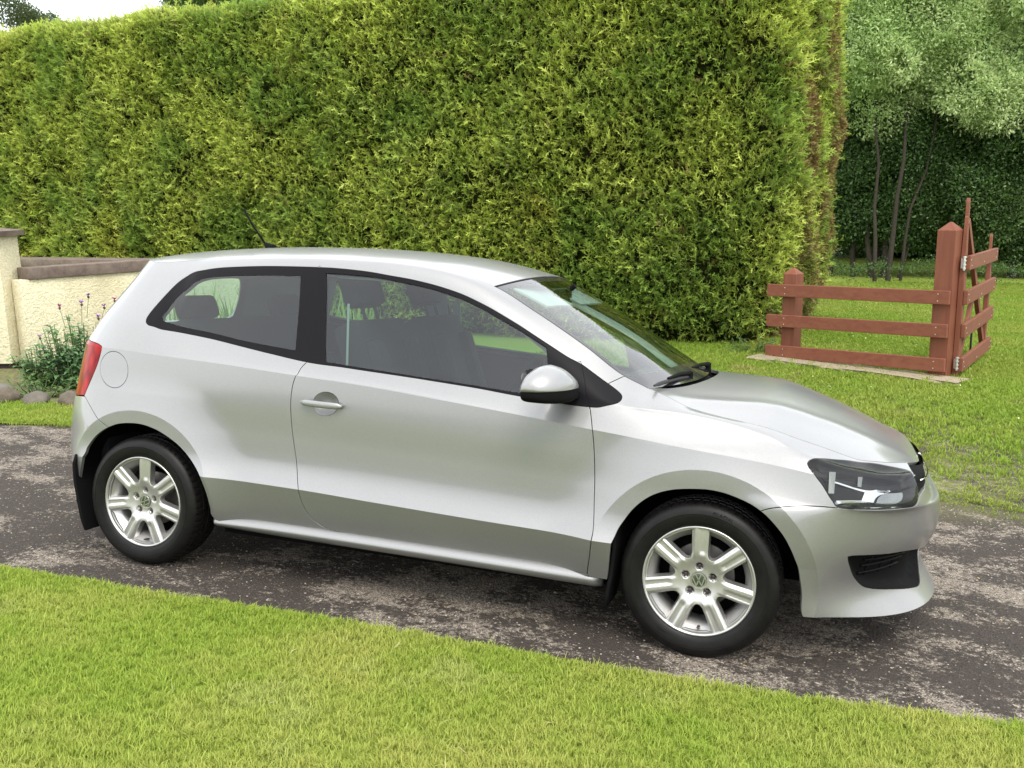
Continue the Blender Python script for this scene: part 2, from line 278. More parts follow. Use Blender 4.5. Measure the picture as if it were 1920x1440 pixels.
TL = {"wing": [[1.736, 0.515],[1.8803, 0.5375],[1.9023, 0.593],[1.7457, 0.6035],[1.7454, 0.6101],[1.9124, 0.6052],[2.0215, 0.628],[2.0711, 0.6106],[1.9747, 0.5736],[1.9522, 0.5125],[1.7466, 0.491]], "box": [[1.746, 0.5983],[1.8976, 0.59],[1.8805, 0.542],[1.7364, 0.521]], "ind": [[1.9522, 0.5125],[1.9746, 0.5693],[2.0206, 0.5952],[2.0982, 0.5967],[2.167, 0.5947],[2.1351, 0.5445],[2.0402, 0.5067]], "top": [[1.8515, 0.7366],[1.8755, 0.752],[1.8635, 0.6095]], "bar1": [[1.7171, 0.703],[1.7467, 0.7242],[1.7372, 0.5558],[1.713, 0.5534]], "bar2": [[1.8515, 0.7366],[1.8755, 0.752],[1.8635, 0.6095],[1.845, 0.6085]]}
# ---------------------------------------------------------------- materials of the car
def m_paint():
    m=MatB('silver_paint').set(Metallic=.66,Roughness=.43,Coat_Weight=.85,Coat_Roughness=.13,Coat_IOR=1.5)
    o=m.obj(); fl=m.n('ShaderNodeTexVoronoi',{'Scale':900.}); m.l(o,fl.inputs['Vector'])
    base=m.mix(m.noise(3,3,.5,o),(.205,.208,.206),(.220,.222,.219))
    c=m.mix(.18,base,fl.outputs['Color'],'OVERLAY'); hs=m.n('ShaderNodeHueSaturation',{'Saturation':.06}); m.l(c,hs.inputs['Color']); m.l(hs.outputs[0],m.b.inputs['Base Color'])
    return m.m
M_PAINT=m_paint()
M_TRIM=simple('black_trim',(.005,.0045,.0058),.42,0,0,.09,(90,.15,.03))
M_SEAL=simple('rubber_seal',(.006,.0055,.006),.6)
M_PLAST=simple('dark_plastic',(.005,.005,.0053),.75,0,0,.06,(160,.2,.1))
M_GLOSSB=simple('gloss_black',(.010,.010,.011),.08,0,1.)
M_DARK=simple('underbody_black',(.004,.004,.004),.9,0,0,.05)
M_CHROME=simple('chrome',(.82,.82,.82),.10,1.)
M_ALLOY=simple('alloy_silver',(.44,.435,.425),.36,.75,.5,.5,(40,.05,.01))
M_STEEL=simple('brake_steel',(.20,.19,.18),.45,.8,0,.5,(60,.4,.2))
M_CLOTH=simple('seat_cloth',(.016,.017,.019),.9,0,0,.2,(300,.25,.2))
M_GREYIN=simple('interior_grey',(.22,.235,.23),.7)
M_RIMDK=simple('bolt_metal',(.07,.055,.055),.4,.6)
def m_glass(name,tint,k=1.5,rough=.0):
    m=MatB(name); t=m.t; t.nodes.remove(m.b)
    tr=m.n('ShaderNodeBsdfTransparent'); tr.inputs[0].default_value=(*tint,1)
    gl=m.n('ShaderNodeBsdfGlossy',{'Roughness':rough}); gl.inputs[0].default_value=(1,1,1,1)
    ge=m.n('ShaderNodeNewGeometry'); dt=m.n('ShaderNodeVectorMath',operation='DOT_PRODUCT'); m.l(ge.outputs['Normal'],dt.inputs[0]); m.l(ge.outputs['Incoming'],dt.inputs[1])
    c=m.math('SUBTRACT',1.,m.math('ABSOLUTE',dt.outputs['Value'])); fr=m.math('ADD',m.math('MULTIPLY',m.math('POWER',c,5.),.92),.055)
    ad=m.math('MULTIPLY',fr,k); cl=m.math('MINIMUM',ad,1.)
    mx=m.n('ShaderNodeMixShader'); m.l(cl,mx.inputs[0]); m.l(tr.outputs[0],mx.inputs[1]); m.l(gl.outputs[0],mx.inputs[2]); m.l(mx.outputs[0],m.out.inputs[0])
    return m.m
M_GLASS=m_glass('tinted_glass',(.60,.76,.70),.95)
M_WGLASS=m_glass('windscreen_glass',(.72,.86,.80),1.15)
M_LENS=m_glass('clear_lens',(.93,.94,.94),.45)
def m_red():
    m=MatB('red_lens').set(Base_Color=(.35,.008,.010,1),Roughness=.2,Coat_Weight=.0,Specular_IOR_Level=.06)
    o=m.obj(); w=m.n('ShaderNodeTexVoronoi',{'Scale':26.}); m.l(m.mapv(o,(1,1,.6)),w.inputs['Vector'])
    c=m.ramp(w.outputs['Distance'],[(.0,(.36,.010,.010)),(.5,(.22,.004,.005)),(1,(.08,.002,.002))]); m.l(c,m.b.inputs['Base Color'])
    m.l(m.ramp(w.outputs['Distance'],[(0,(.05,.002,.001)),(1,(.0,.0,.0))]),m.b.inputs['Emission Color']); m.b.inputs['Emission Strength'].default_value=0
    return m.m
M_RED=m_red()
def m_tyre():
    m=MatB('tyre_rubber').set(Roughness=.48,Specular_IOR_Level=.20)
    f=m.noise(30,5,.6,m.obj()); m.l(m.ramp(f,[(.3,(.003,.0028,.0028)),(.75,(.0075,.007,.0068))]),m.b.inputs['Base Color']); m.bump(m.noise(220,3,.6,m.obj()),.15,.002)
    return m.m
M_TYRE=m_tyre()
# ---------------------------------------------------------------- the car: body panels
car = empty('hatchback_car')
car.rotation_mode='QUATERNION'
car.rotation_quaternion = Matrix([list(r) for r in QM]).to_quaternion()
tag(car,'silver three-door hatchback parked on the driveway','car')

def smooth_poly(P, closed, step=.014, corner=48):
    """Catmull-Rom through the traced points, straight where the outline has a corner"""
    P=np.asarray(P,float); n=len(P); out=[]
    def ang(i):
        if not closed and (i<=0 or i>=n-1): return 180
        a=P[i%n]-P[(i-1)%n]; b=P[(i+1)%n]-P[i%n]
        c=(a@b)/(np.linalg.norm(a)*np.linalg.norm(b)+1e-12); return math.degrees(math.acos(max(-1,min(1,c))))
    m=n if closed else n-1
    for i in range(m):
        p1=P[i];p2=P[(i+1)%n]; d=p2-p1
        if ang(i)>corner: m1=d
        else: m1=(p2-P[(i-1)%n])/2 if (closed or i>0) else d
        if ang(i+1)>corner: m2=d
        else: m2=(P[(i+2)%n]-p1)/2 if (closed or i<m-1) else d
        l=np.linalg.norm(d)
        m1=m1*min(1,1.2*l/(np.linalg.norm(m1)+1e-9)); m2=m2*min(1,1.2*l/(np.linalg.norm(m2)+1e-9))
        k=max(1,int(np.ceil(l/step)))
        for t in np.arange(k)/k:
            out.append((2*t**3-3*t**2+1)*p1+(t**3-2*t**2+t)*m1+(-2*t**3+3*t**2)*p2+(t**3-t**2)*m2)
    if not closed: out.append(P[-1])
    return np.array(out)
def inside(P, poly):
    x,y=P[:,0],P[:,1]; r=np.zeros(len(P),bool); q=np.roll(poly,-1,axis=0)
    for (x0,y0),(x1,y1) in zip(poly,q):
        if y0==y1: continue
        c=((y0>y)!=(y1>y))&(x<(x1-x0)*(y-y0)/(y1-y0)+x0); r^=c
    return r
VS=1.35
def UV(P): P=np.asarray(P,float).copy(); P[:,1]*=VS; return P
def cdt(points, lines):
    """points (N,2); lines list of (array, closed)"""
    pts=[points]; ed=[]; n=len(points)
    for A,cl in lines:
        m=len(A); ed+= [(n+i,n+i+1) for i in range(m-1)]
        if cl: ed.append((n+m-1,n))
        pts.append(A); n+=m
    P=np.concatenate(pts)
    v,e,f,_,_,_=delaunay_2d_cdt([Vector(p) for p in P],ed,[],0,1e-5)
    return np.array([(a.x,a.y) for a in v]), np.array([list(a) for a in f if len(a)==3])
def thin(points, lines, dmin):
    B=np.concatenate([a for a,_ in lines]); keep=np.ones(len(points),bool)
    for i in range(0,len(points),4000):
        d=((points[i:i+4000,None,:]-B[None])**2).sum(2).min(1); keep[i:i+4000]=d>dmin**2
    return points[keep]
def invert_xz(x,z,s,v):
    for _ in range(40):
        b=body([s],[v])[0]; r=np.array([x-b[0],z-b[2]])
        if abs(r).max()<1e-5: break
        e=1e-4; bs=(body([s+e],[v])[0]-b)/e; bv=(body([s],[min(v+e,1)])[0]-b)/max(min(v+e,1)-v,1e-9)
        J=np.array([[bs[0],bv[0]],[bs[2],bv[2]]])
        try: d=np.linalg.solve(J,r)
        except Exception: break
        d=np.clip(d,-.05,.05); s+=d[0]; v=min(max(v+d[1],0),.999)
    return s,v,abs(r).max()

LN_={}
def T(n): return [tuple(q) for q in TR[n]]
arch_f=T('arch_f'); arch_f=[(arch_f[0][0]-.012,arch_f[0][1]-.05),(arch_f[0][0]-.03,-.02)][::-1]+arch_f+[(arch_f[-1][0]+.005,-.02)]
arch_r=T('arch_r'); arch_r=[(arch_r[0][0]+.02,-.02),(arch_r[0][0]+.005,.06)]+arch_r+[(arch_r[-1][0]+.03,-.02)]
POLY={
 'arch_f':smooth_poly(UV(arch_f),True,.012), 'arch_r':smooth_poly(UV(arch_r),True,.012),
 'win':smooth_poly(UV(T('win_outer')),True,.012), 'qglass':smooth_poly(UV(T('quarter_glass')),True,.012),
 'dglass':smooth_poly(UV(T('door_glass')),True,.012), 'fuel':smooth_poly(UV(T('fuel')),True,.01,90),
 'recess':smooth_poly(UV(T('handle_recess')),True,.008,90),
 'head':smooth_poly(UV(T('head')),True,.010), 'intake':smooth_poly(UV(T('intake')[:5]+[(2.36,.208),(2.44,.212),(2.455,.15),(2.43,.085),(2.36,.052)]+T('intake')[9:]),True,.012),
 'tail':smooth_poly(UV(T('tail_r')+[(-1.86,.452),(-2.06,.47),(-2.10,.60),(-1.95,.637)]),True,.012),
 'rglass':smooth_poly(UV([(-2.00,.72),(-1.98,.80),(-1.99,.875),(-2.02,.90),(-2.6,.915),(-2.6,.69),(-2.05,.70)]),True,.015),
 'cintake':smooth_poly(UV([(2.485,.075),(2.485,.19),(2.7,.20),(2.7,.065)]),True,.015),
}
dr=T('door_rear'); df=T('door_front'); sf=T('seam_front'); sb=T('seam_b')
door_low=dr+df[::-1]
dbot=[(dr[-1][0]+.09,.012),(df[-1][0]-.004,.012)]
door_poly=UV(smooth_poly(dr,False,.012).tolist()+dbot+smooth_poly(df[::-1],False,.012).tolist()+[tuple(q) for q in sf[::-1]]+[(sf[0][0]-.12,.86),(.0,.88),(sb[0][0],.88)][::1]+[tuple(q) for q in sb])
bump_r=T('bump_r'); bump_r=bump_r+[(bump_r[-1][0]+.03,bump_r[-1][1]-.05)]
rb_poly=UV([(-2.7,.458),(-2.06,.458)]+smooth_poly([(-1.9,.446)]+bump_r,False,.012).tolist()+[(-1.42,.2),(-1.42,-.1),(-2.7,-.1)])
hd=T('head'); bf=T('bump_f')
lowedge=[bf[0]]+bf[1:]+hd[20:14:-1]+[(2.222,.535),(2.232,.556)]
fb_line=smooth_poly([(bf[0][0]-.03,bf[0][1]-.03)]+bf+[hd[20]],False,.012)
fb_poly=UV(fb_line.tolist()+[hd[i] for i in (19,18,17,16,15,14,13)]+[(2.236,.565),(2.30,.585),(2.7,.585),(2.7,-.1),(1.42,-.1),(1.42,.30)])
grille_line=UV([hd[13],(2.236,.565),(2.30,.585),(2.549,.585)])
pillar=UV([(T('pillar_seam')[0][0]-.012,T('pillar_seam')[0][1]-.015)]+T('pillar_seam')+[(T('pillar_seam')[1][0]+.006,1.0)])
LAMPP={k:smooth_poly(UV(TL[k]),True,.007,50) for k in ('wing','box','ind')}
DB_=UV([dr[-1]]+dbot+[df[-1]])
LINES=[(smooth_poly(DB_,False,.02,5),False)]+[(LAMPP[k],True) for k in LAMPP]+[(POLY[k],True) for k in ('arch_f','arch_r','win','qglass','dglass','fuel','recess','head','intake','tail','rglass','cintake')]
LINES+=[(smooth_poly(UV(dr),False),False),(smooth_poly(UV(df),False),False),(smooth_poly(UV([(sb[0][0],sb[0][1]+.02)]+sb[1:]),False),False),(smooth_poly(UV(sf),False),False)]
LINES+=[(smooth_poly(UV(fb_line),False),False),(grille_line,False),(smooth_poly(UV([(-2.44,.458),(-2.06,.458)]),False,.03),False),(smooth_poly(UV([(-1.9,.446)]+bump_r),False),False),(pillar,False)]
# tailgate seam and the spoiler seam, small front lamp-to-wing seam
tg_line=smooth_poly(UV([(-1.98,.637),(-1.90,.70),(-1.86,.80),(-1.80,.90),(-1.70,.94),(-1.62,1.0)]),False,.015)
LINES.append((tg_line,False))
tg_poly=np.concatenate([tg_line,UV([(-1.62,1.1),(-2.7,1.1),(-2.7,.458),(-2.06,.458),(-2.08,.55)])])
# crease circles round the arches
CRK=[]
for cx in ARX:
    pts=[];s,v=(cx,.55)
    for a in np.linspace(90,-20,34):
        s,v,e=invert_xz(cx+.4132*math.cos(math.radians(a)),ARZ+.4132*math.sin(math.radians(a)),s,v)
        if e<2e-3: pts.append((s,v))
    s,v=(cx,.55);p2=[]
    for a in np.linspace(90,200,34):
        s,v,e=invert_xz(cx+.4132*math.cos(math.radians(a)),ARZ+.4132*math.sin(math.radians(a)),s,v)
        if e<2e-3: p2.append((s,v))
    A=np.array(p2[::-1]+pts[1:]); CRK.append(UV(A)); LINES.append((UV(A),False))
bd=lambda a,b,n:UV(np.stack([np.linspace(a[0],b[0],n),np.linspace(a[1],b[1],n)],1))
LINES+=[(bd((SR,0),(SF-.0,0),240),False),(bd((SR,1),(SF,1),300),False),(bd((SR,0),(SR,1),50),False),(bd((SF,0),(SF,1),50),False)]
for k in CREASE: LINES.append((bd((SR,VK[k]),(SF,VK[k]),260),False))
gs=np.concatenate([np.linspace(SR+.02,XR0,50),np.linspace(XR0+.02,XF0,130),np.linspace(XF0+.016,SF-.012,80)])
gv=np.linspace(.012,.988,74)
g=UV(np.stack(np.meshgrid(gs,gv,indexing='ij'),-1).reshape(-1,2))
g=thin(g,LINES,.0075)
V2,TRI=cdt(g,LINES)
cen=V2[TRI].mean(1)
ok=(cen[:,1]>0)&(cen[:,1]<VS)&(cen[:,0]>SR)&(cen[:,0]<SF)
ok&=~inside(cen,POLY['arch_f'])&~inside(cen,POLY['arch_r'])
TRI=TRI[ok]; cen=cen[ok]
S_=V2[:,0]; V_=np.clip(V2[:,1]/VS,0,1)
P3=body(S_,V_)
# surface normals; per corner next to creases
isc=np.zeros(len(V2),bool)
for k in CREASE: isc|=np.abs(V_-VK[k])<1e-4
rr=[np.hypot(P3[:,0]-c,P3[:,2]-ARZ) for c in ARX]
for r in rr: isc|=np.abs(r-.4132)<1.5e-3
N3=body_n(S_,V_)
e01=P3[TRI[:,1]]-P3[TRI[:,0]]; e02=P3[TRI[:,2]]-P3[TRI[:,0]]; fn=np.cross(e01,e02)
flip=(fn*N3[TRI[:,0]]).sum(1)<0
TRI[flip]=TRI[flip][:,::-1]
CN=N3[TRI].copy()                                   # (T,3,3) corner normals
need=isc[TRI]
if need.any():
    ti,ci=np.nonzero(need)
    sv=np.stack([S_[TRI[ti,ci]],V_[TRI[ti,ci]]],1); ct=np.stack([cen[ti,0],cen[ti,1]/VS],1)
    q=sv+.35*(ct-sv); CN[ti,ci]=body_n(q[:,0],q[:,1])
REG=np.full(len(TRI),-1)
names=['fender','door','quarter_panel','front_bumper','rear_bumper','fuel_flap','tail_light','head_light','intake_grille','rear_window','quarter_window','door_window','quarter_trim','door_trim','fender_trim','handle_recess','tailgate','radiator_grille','lower_grille']
ix={n:i for i,n in enumerate(names)}
ins={k:inside(cen,p) for k,p in POLY.items()}
dp=inside(cen,door_poly); rbp=inside(cen,rb_poly); fbp=inside(cen,fb_poly); tgp=inside(cen,tg_poly)
X_=cen[:,0]
# seams as functions of v for the split of the dark trim
def seam_x(pts,v):
    p=np.array(pts); o=np.argsort(p[:,1]); return np.interp(v,p[o,1],p[o,0])
cv=cen[:,1]/VS
left_b = X_ < seam_x(sb,cv)
right_f= X_ > seam_x(sf+df[:1],cv)
pil = np.array([inside(np.array([c]),np.array([[0,0],[1,0],[1,1.]]))[0] for c in cen[:0]])
ps=np.array(T('pillar_seam')); ps_s=seam_x([ps[0],ps[1],(ps[1][0]+.006,1.0)],cv)
dfx=seam_x(df,cv)
reg=np.where((X_>dfx)&(cv<T('door_front')[0][1]+.01),ix['fender'],ix['quarter_panel'])
reg=np.where((cv>=T('door_front')[0][1]+.01)&(X_>ps_s),ix['fender'],reg)
reg=np.where((X_>1.0),ix['fender'],reg)
reg[tgp]=ix['tailgate']; reg[rbp]=ix['rear_bumper']; reg[fbp]=ix['front_bumper']
reg[dp&~ins['win']]=ix['door']
reg[(X_>2.20)&~fbp&(cv>.5)]=ix['radiator_grille']
reg[ins['win']]=ix['door_trim']; reg[ins['win']&left_b]=ix['quarter_trim']; reg[ins['win']&right_f]=ix['fender_trim']
reg[ins['qglass']]=ix['quarter_window']; reg[ins['dglass']&ins['win']]=ix['door_window']
for a,b in (('fuel','fuel_flap'),('recess','handle_recess'),('tail','tail_light'),('head','head_light'),('intake','intake_grille'),('rglass','rear_window'),('cintake','lower_grille')):
    reg[ins[a]]=ix[b]
PIECE={}
def make_piece(rid, mat, parent, gap=.0021, depth=.014, off=0., data=None):
    """one panel with its edge drawn in by the shut gap and turned inwards"""
    if data is None:
        sel=np.nonzero(reg==rid)[0]; tri=TRI[sel]; cn=CN[sel]; Pa,Na=P3,N3
    else: tri,cn,Pa,Na=data
    used,invi=np.unique(tri,return_inverse=True); tri=invi.reshape(-1,3); P=Pa[used].copy(); N=Na[used].copy()
    P+=N*off
    # boundary edges
    ed={}
    for t in tri:
        for a,b in ((t[0],t[1]),(t[1],t[2]),(t[2],t[0])): ed[(a,b)]=1
    bnd=[(a,b) for (a,b) in ed if (b,a) not in ed]
    inw=np.zeros_like(P)
    for a,b in bnd:
        d=P[b]-P[a]; n=N[a]; w=np.cross(n,d); w/=np.linalg.norm(w)+1e-12; inw[a]+=w; inw[b]+=w
    bv=sorted({a for e in bnd for a in e})
    sides=[]
    Pm=P.copy()
    for i in bv:
        g=gap
        l=np.linalg.norm(inw[i])
        if l>1e-6: Pm[i]=P[i]+inw[i]/l*g
    V=list(Pm); F=[tuple(t) for t in tri]; NL=[tuple(c) for c in cn.reshape(-1,3)]
    i1={};i2={}
    if not depth: return V,F,NL
    for i in bv:
        l=np.linalg.norm(inw[i])+1e-9; w=-inw[i]/l
        i1[i]=len(V); V.append(Pm[i]+w*.0007-N[i]*.0012)
        i2[i]=len(V); V.append(Pm[i]+w*.0007-N[i]*depth)
    for a,b in bnd:
        for q,na,nb in (((b,a,i1[a],i1[b]),None,None),((i1[b],i1[a],i2[a],i2[b]),None,None)):
            F.append(q)
        wa=-inw[a]/(np.linalg.norm(inw[a])+1e-9); wb=-inw[b]/(np.linalg.norm(inw[b])+1e-9)
        NL+= [tuple(N[b]),tuple(N[a]),tuple(wa),tuple(wb)]+[tuple(wb),tuple(wa),tuple(wa),tuple(wb)]
    return V,F,NL
def put(name, rid, mat, parent, both=True, **k):
    V,F,NL=make_piece(rid,mat,parent,**k)
    o=mesh(name,V,F,mat,parent,True,NL)
    o2=None
    if both:
        V2_=[(v[0],-v[1],v[2]) for v in V]; F2=[f[::-1] for f in F]
        NL2=[];i=0
        for f in F:
            q=NL[i:i+len(f)][::-1]; i+=len(f); NL2+=[(n[0],-n[1],n[2]) for n in q]
        o2=mesh(name,V2_,F2,mat,parent,True,NL2)
    return o,o2
fender=put('fender',ix['fender'],M_PAINT,car)
door=put('door',ix['door'],M_PAINT,car)
quarter=put('quarter_panel',ix['quarter_panel'],M_PAINT,car)
fbump,_f=put('front_bumper',ix['front_bumper'],M_PAINT,car,False)
rbump,_r=put('rear_bumper',ix['rear_bumper'],M_PAINT,car,False)
tgate,_t=put('tailgate',ix['tailgate'],M_PAINT,car,False)
def join_mirror(o):
    """bumpers and the tailgate go right round: weld the mirrored half on"""
    me=o.data; n=len(me.vertices); co=np.empty(n*3); me.vertices.foreach_get('co',co); co=co.reshape(-1,3)
    F=[tuple(p.vertices) for p in me.polygons]; nl=np.empty(len(me.loops)*3); me.loops.foreach_get('normal',nl) if False else None
    cns=[tuple(c.vector) for c in me.corner_normals]
    V=np.concatenate([co,co*np.array([1,-1,1])]); F2=[];N2=[];i=0
    for f in F:
        q=cns[i:i+len(f)]; i+=len(f); F2.append(tuple(n+a for a in f[::-1])); N2+=[(c[0],-c[1],c[2]) for c in q[::-1]]
    me2=bpy.data.meshes.new(me.name); me2.from_pydata([tuple(v) for v in V],[],F+F2); me2.update()
    me2.polygons.foreach_set('use_smooth',[True]*len(me2.polygons)); me2.normals_split_custom_set(cns+N2)
    for m in me.materials: me2.materials.append(m)
    o.data=me2
for o in (fbump,rbump,tgate): join_mirror(o)
for par,nm,rid,mat,k in ((quarter,'fuel_flap','fuel_flap',M_PAINT,dict(gap=.0012)),(quarter,'side_window','quarter_window',M_GLASS,dict(gap=0,depth=0,off=-.0025)),
    (quarter,'window_trim','quarter_trim',M_TRIM,dict(gap=.0006,depth=.02,off=-.0015)),(door,'door_window','door_window',M_GLASS,dict(gap=0,depth=0,off=-.006)),
    (door,'door_frame','door_trim',M_TRIM,dict(gap=.0006,depth=.02,off=-.0005)),(fender,'corner_trim','fender_trim',M_TRIM,dict(gap=.0012,depth=.02,off=-.0008)),
    (fender,'lamp_lens','head_light',M_LENS,dict(gap=.002,depth=.004,off=-.001))):
    if nm=='fuel_flap': 
        V,F,NL=make_piece(ix[rid],mat,None,**k); mesh(nm,V,F,mat,par[0],True,NL); continue
    if nm=='lamp_lens': continue
    V,F,NL=make_piece(ix[rid],mat,None,**k)
    mesh(nm,V,F,mat,par[0],True,NL)
    mesh(nm,[(v[0],-v[1],v[2]) for v in V],[f[::-1] for f in F],mat,par[1],True,[(n[0],-n[1],n[2]) for n in sum([NL[i:j][::-1] for i,j in zip(np.cumsum([0]+[len(f) for f in F])[:-1],np.cumsum([len(f) for f in F]))],[])])
# left side has no fuel flap: its panel closes the round hole
V,F,NL=make_piece(ix['fuel_flap'],M_PAINT,None,gap=0)
mesh('panel_infill',[(v[0],-v[1],v[2]) for v in V],[f[::-1] for f in F],M_PAINT,quarter[1],True)
# tail lights
tl=put('tail_light',ix['tail_light'],M_RED,car,True,gap=.0018,off=.001)
for o in tl: o.data.name='tail_light'
# rear window and lower grilles
rw,_x=put('rear_window',ix['rear_window'],M_GLASS,tgate,False,gap=0,depth=0,off=-.003); join_mirror(rw)
lg,_x=put('lower_grille',ix['lower_grille'],M_PLAST,fbump,False,gap=0,off=-.03); join_mirror(lg)
rg,_x=put('radiator_grille',ix['radiator_grille'],M_PLAST,car,False,gap=.002,off=-.012); join_mirror(rg)
# ---------------------------------------------------------------- bonnet, roof, windscreen
def height_panel(name, outline, zf, mat, parent, step=.03, both=False, gap=.0018, extra=(), zoff=0., split=None):
    """outline in plan (x,y), height from zf"""
    lines=[(outline,True)]+[(e,False) for e in extra]
    lo=outline.min(0); hi=outline.max(0)
    gx=np.arange(lo[0]+step/2,hi[0],step); gy=np.arange(lo[1]+step/2,hi[1],step)
    g=np.stack(np.meshgrid(gx,gy,indexing='ij'),-1).reshape(-1,2); g=g[inside(g,outline)]
    g=thin(g,lines,step*.4)
    v,t=cdt(g,lines); c=v[t].mean(1); t=t[inside(c,outline)]
    x,y=v[:,0],v[:,1]; z=zf(x,y)+zoff; e=1e-3
    n=np.stack([-(zf(x+e,y)-zf(x-e,y))/(2*e),-(zf(x,y+e)-zf(x,y-e))/(2*e),np.ones_like(x)],1); n/=np.linalg.norm(n,axis=1)[:,None]
    P=np.stack([x,y,z],1)
    f=np.cross(P[t[:,1]]-P[t[:,0]],P[t[:,2]]-P[t[:,0]])[:,2]<0; t[f]=t[f][:,::-1]
    V,F,NL=make_piece(0,mat,parent,gap=gap,data=(t,n[t],P,n))
    return mesh(name,V,F,mat,parent,True,NL)
ssE=np.linspace(.982,SF,150)
xE,wE=wrapx(ssE,EW(ssE),1.99,3.4,-1.59,2.4)
yy=np.linspace(-.604,.604,61)
BRX=lambda y: .975+.185*np.clip(1-(np.abs(y)/.607)**2.2,0,1)**.9
rear=np.stack([BRX(yy),yy],1)
right=np.stack([xE,-wE],1)                    # from the cowl corner round to the nose
outl=np.concatenate([right,(right*np.array([1,-1]))[::-1][1:],rear[::-1][1:-1]])
bonnet=height_panel('bonnet',outl,bonnet_z,M_PAINT,car,.028)
# roof
def roofz(x,y): return roof_z(x,y)
sR=np.linspace(.31,SR,200); xr_,wr_=wrapx(sR,EW(sR),1.99,3.4,-1.59,2.4)
HX=lambda y:.31+.082*(1-(np.abs(y)/.555)**2)
yh=np.linspace(.553,-.553,41)
hdr=np.stack([HX(yh),yh],1)
rr_=np.stack([xr_,-wr_],1)
outl=np.concatenate([rr_,(rr_*np.array([1,-1]))[::-1][1:],hdr[1:-1]])
roof=height_panel('roof',outl,roofz,M_PAINT,car,.035,gap=.0006)
# windscreen: pillar edge curve and centre curve
R_=np.linspace(0,1,41); A_=np.linspace(-1,1,49)
def wscreen(r,a,off=0.):
    s=.31+(.975-.31)*r
    xe=s; we=EW(s)-.004; ze=np.where(s<.312,roof_z(np.full_like(s,.31),EW(s)),EZ(s))
    xc=.392+(1.115-.392)*r; zc=1.372-(1.372-.968)*(r**1.08)
    y=a*we; q=1-np.abs(a)**2.2
    x=xe+(xc-xe)*q; z=ze+(zc-ze)*q
    return np.stack([x,y,z-.003],-1)
ra,aa=np.meshgrid(R_,A_,indexing='ij'); W3=wscreen(ra.ravel(),aa.ravel()).reshape(41,49,3)
def grid_normals(G):
    du=np.gradient(G,axis=0); dv=np.gradient(G,axis=1); n=np.cross(du,dv); n/=np.linalg.norm(n,axis=2)[...,None]
    return n
WN=grid_normals(W3); 
if WN[20,24,2]<0: WN=-WN
def grid_faces(mask):
    F=[]
    for i in range(mask.shape[0]):
        for j in range(mask.shape[1]):
            if mask[i,j]: F.append((i*49+j,(i+1)*49+j,(i+1)*49+j+1,i*49+j+1))
    return F
ic,jc=np.meshgrid((R_[1:]+R_[:-1])/2,(A_[1:]+A_[:-1])/2,indexing='ij')
frit=(ic<.05)|(ic>.87+.07*(1-jc**2)*0)|(np.abs(jc)>.955)
M_FRIT=simple('windscreen_border_black',(.02,.018,.02),.05,0,0,.6)
wsF=grid_faces(np.ones((40,48),bool)); NF=lambda F,n:[tuple(n[v]) for f in F for v in f]
def ws_obj(name,F,mat,parent,off):
    G=(W3+WN*off).reshape(-1,3); n=WN.reshape(-1,3)
    used=sorted({v for f in F for v in f}); mp={u:i for i,u in enumerate(used)}
    return mesh(name,[G[u] for u in used],[tuple(mp[v] for v in f) for f in F],mat,parent,True,[tuple(n[v]) for f in F for v in f])
wso=ws_obj('windscreen',grid_faces(~frit),M_WGLASS,car,0)
ws_obj('border',grid_faces(frit),M_FRIT,wso,0)
# thin rubber bead along the header and pillars
bm=bmesh.new(); tube(bm,[tuple(v+np.array([0,0,.001])) for v in W3[0]],.0035,6)
for j in (0,-1): tube(bm,[tuple(v+np.array([0,0,.0005])) for v in W3[:,j]],.003,6)
bm_obj('rubber_bead',bm,M_SEAL,wso,True)
# cowl: black scuttle between the glass and the bonnet
yy=np.linspace(-.565,.565,41); V=[];F=[]
xg=lambda y:np.array([W3[-1][int(round((y/.607+1)*24)) if 0<=int(round((y/.607+1)*24))<49 else 24][0] for y in np.atleast_1d(y)])
for i,y in enumerate(yy):
    a=1-(abs(y)/.607)**2.2; x0=.975+(1.115-.975)*a-.03; x1=float(BRX(y))+.02
    zt=float(wscreen(np.array([1.]),np.array([y/.607]))[0,2]); zb=float(bonnet_z(x1,y))
    V+=[(x0,y,zt-.004),(x0+.03,y,zt-.022),((x0+x1)/2+.02,y,zt-.038),(x1-.012,y,zb-.035),(x1,y,zb-.014)]
for i in range(40):
    for k in range(4): a=i*5+k; F.append((a,a+1,a+6,a+5))
cowl=mesh('cowl_panel',V,F,M_PLAST,car,True)
# ribs on the scuttle
bm=bmesh.new()
for y in np.linspace(-.42,.42,24):
    a=1-(abs(y)/.607)**2.2; x0=.975+(1.115-.975)*a; zt=float(wscreen(np.array([1.]),np.array([y/.607]))[0,2])
    add_box(bm,(x0+.004,y-.004,zt-.032),(float(BRX(y))-.004,y+.004,zt-.026))
bm_obj('rib',bm,M_PLAST,cowl); 
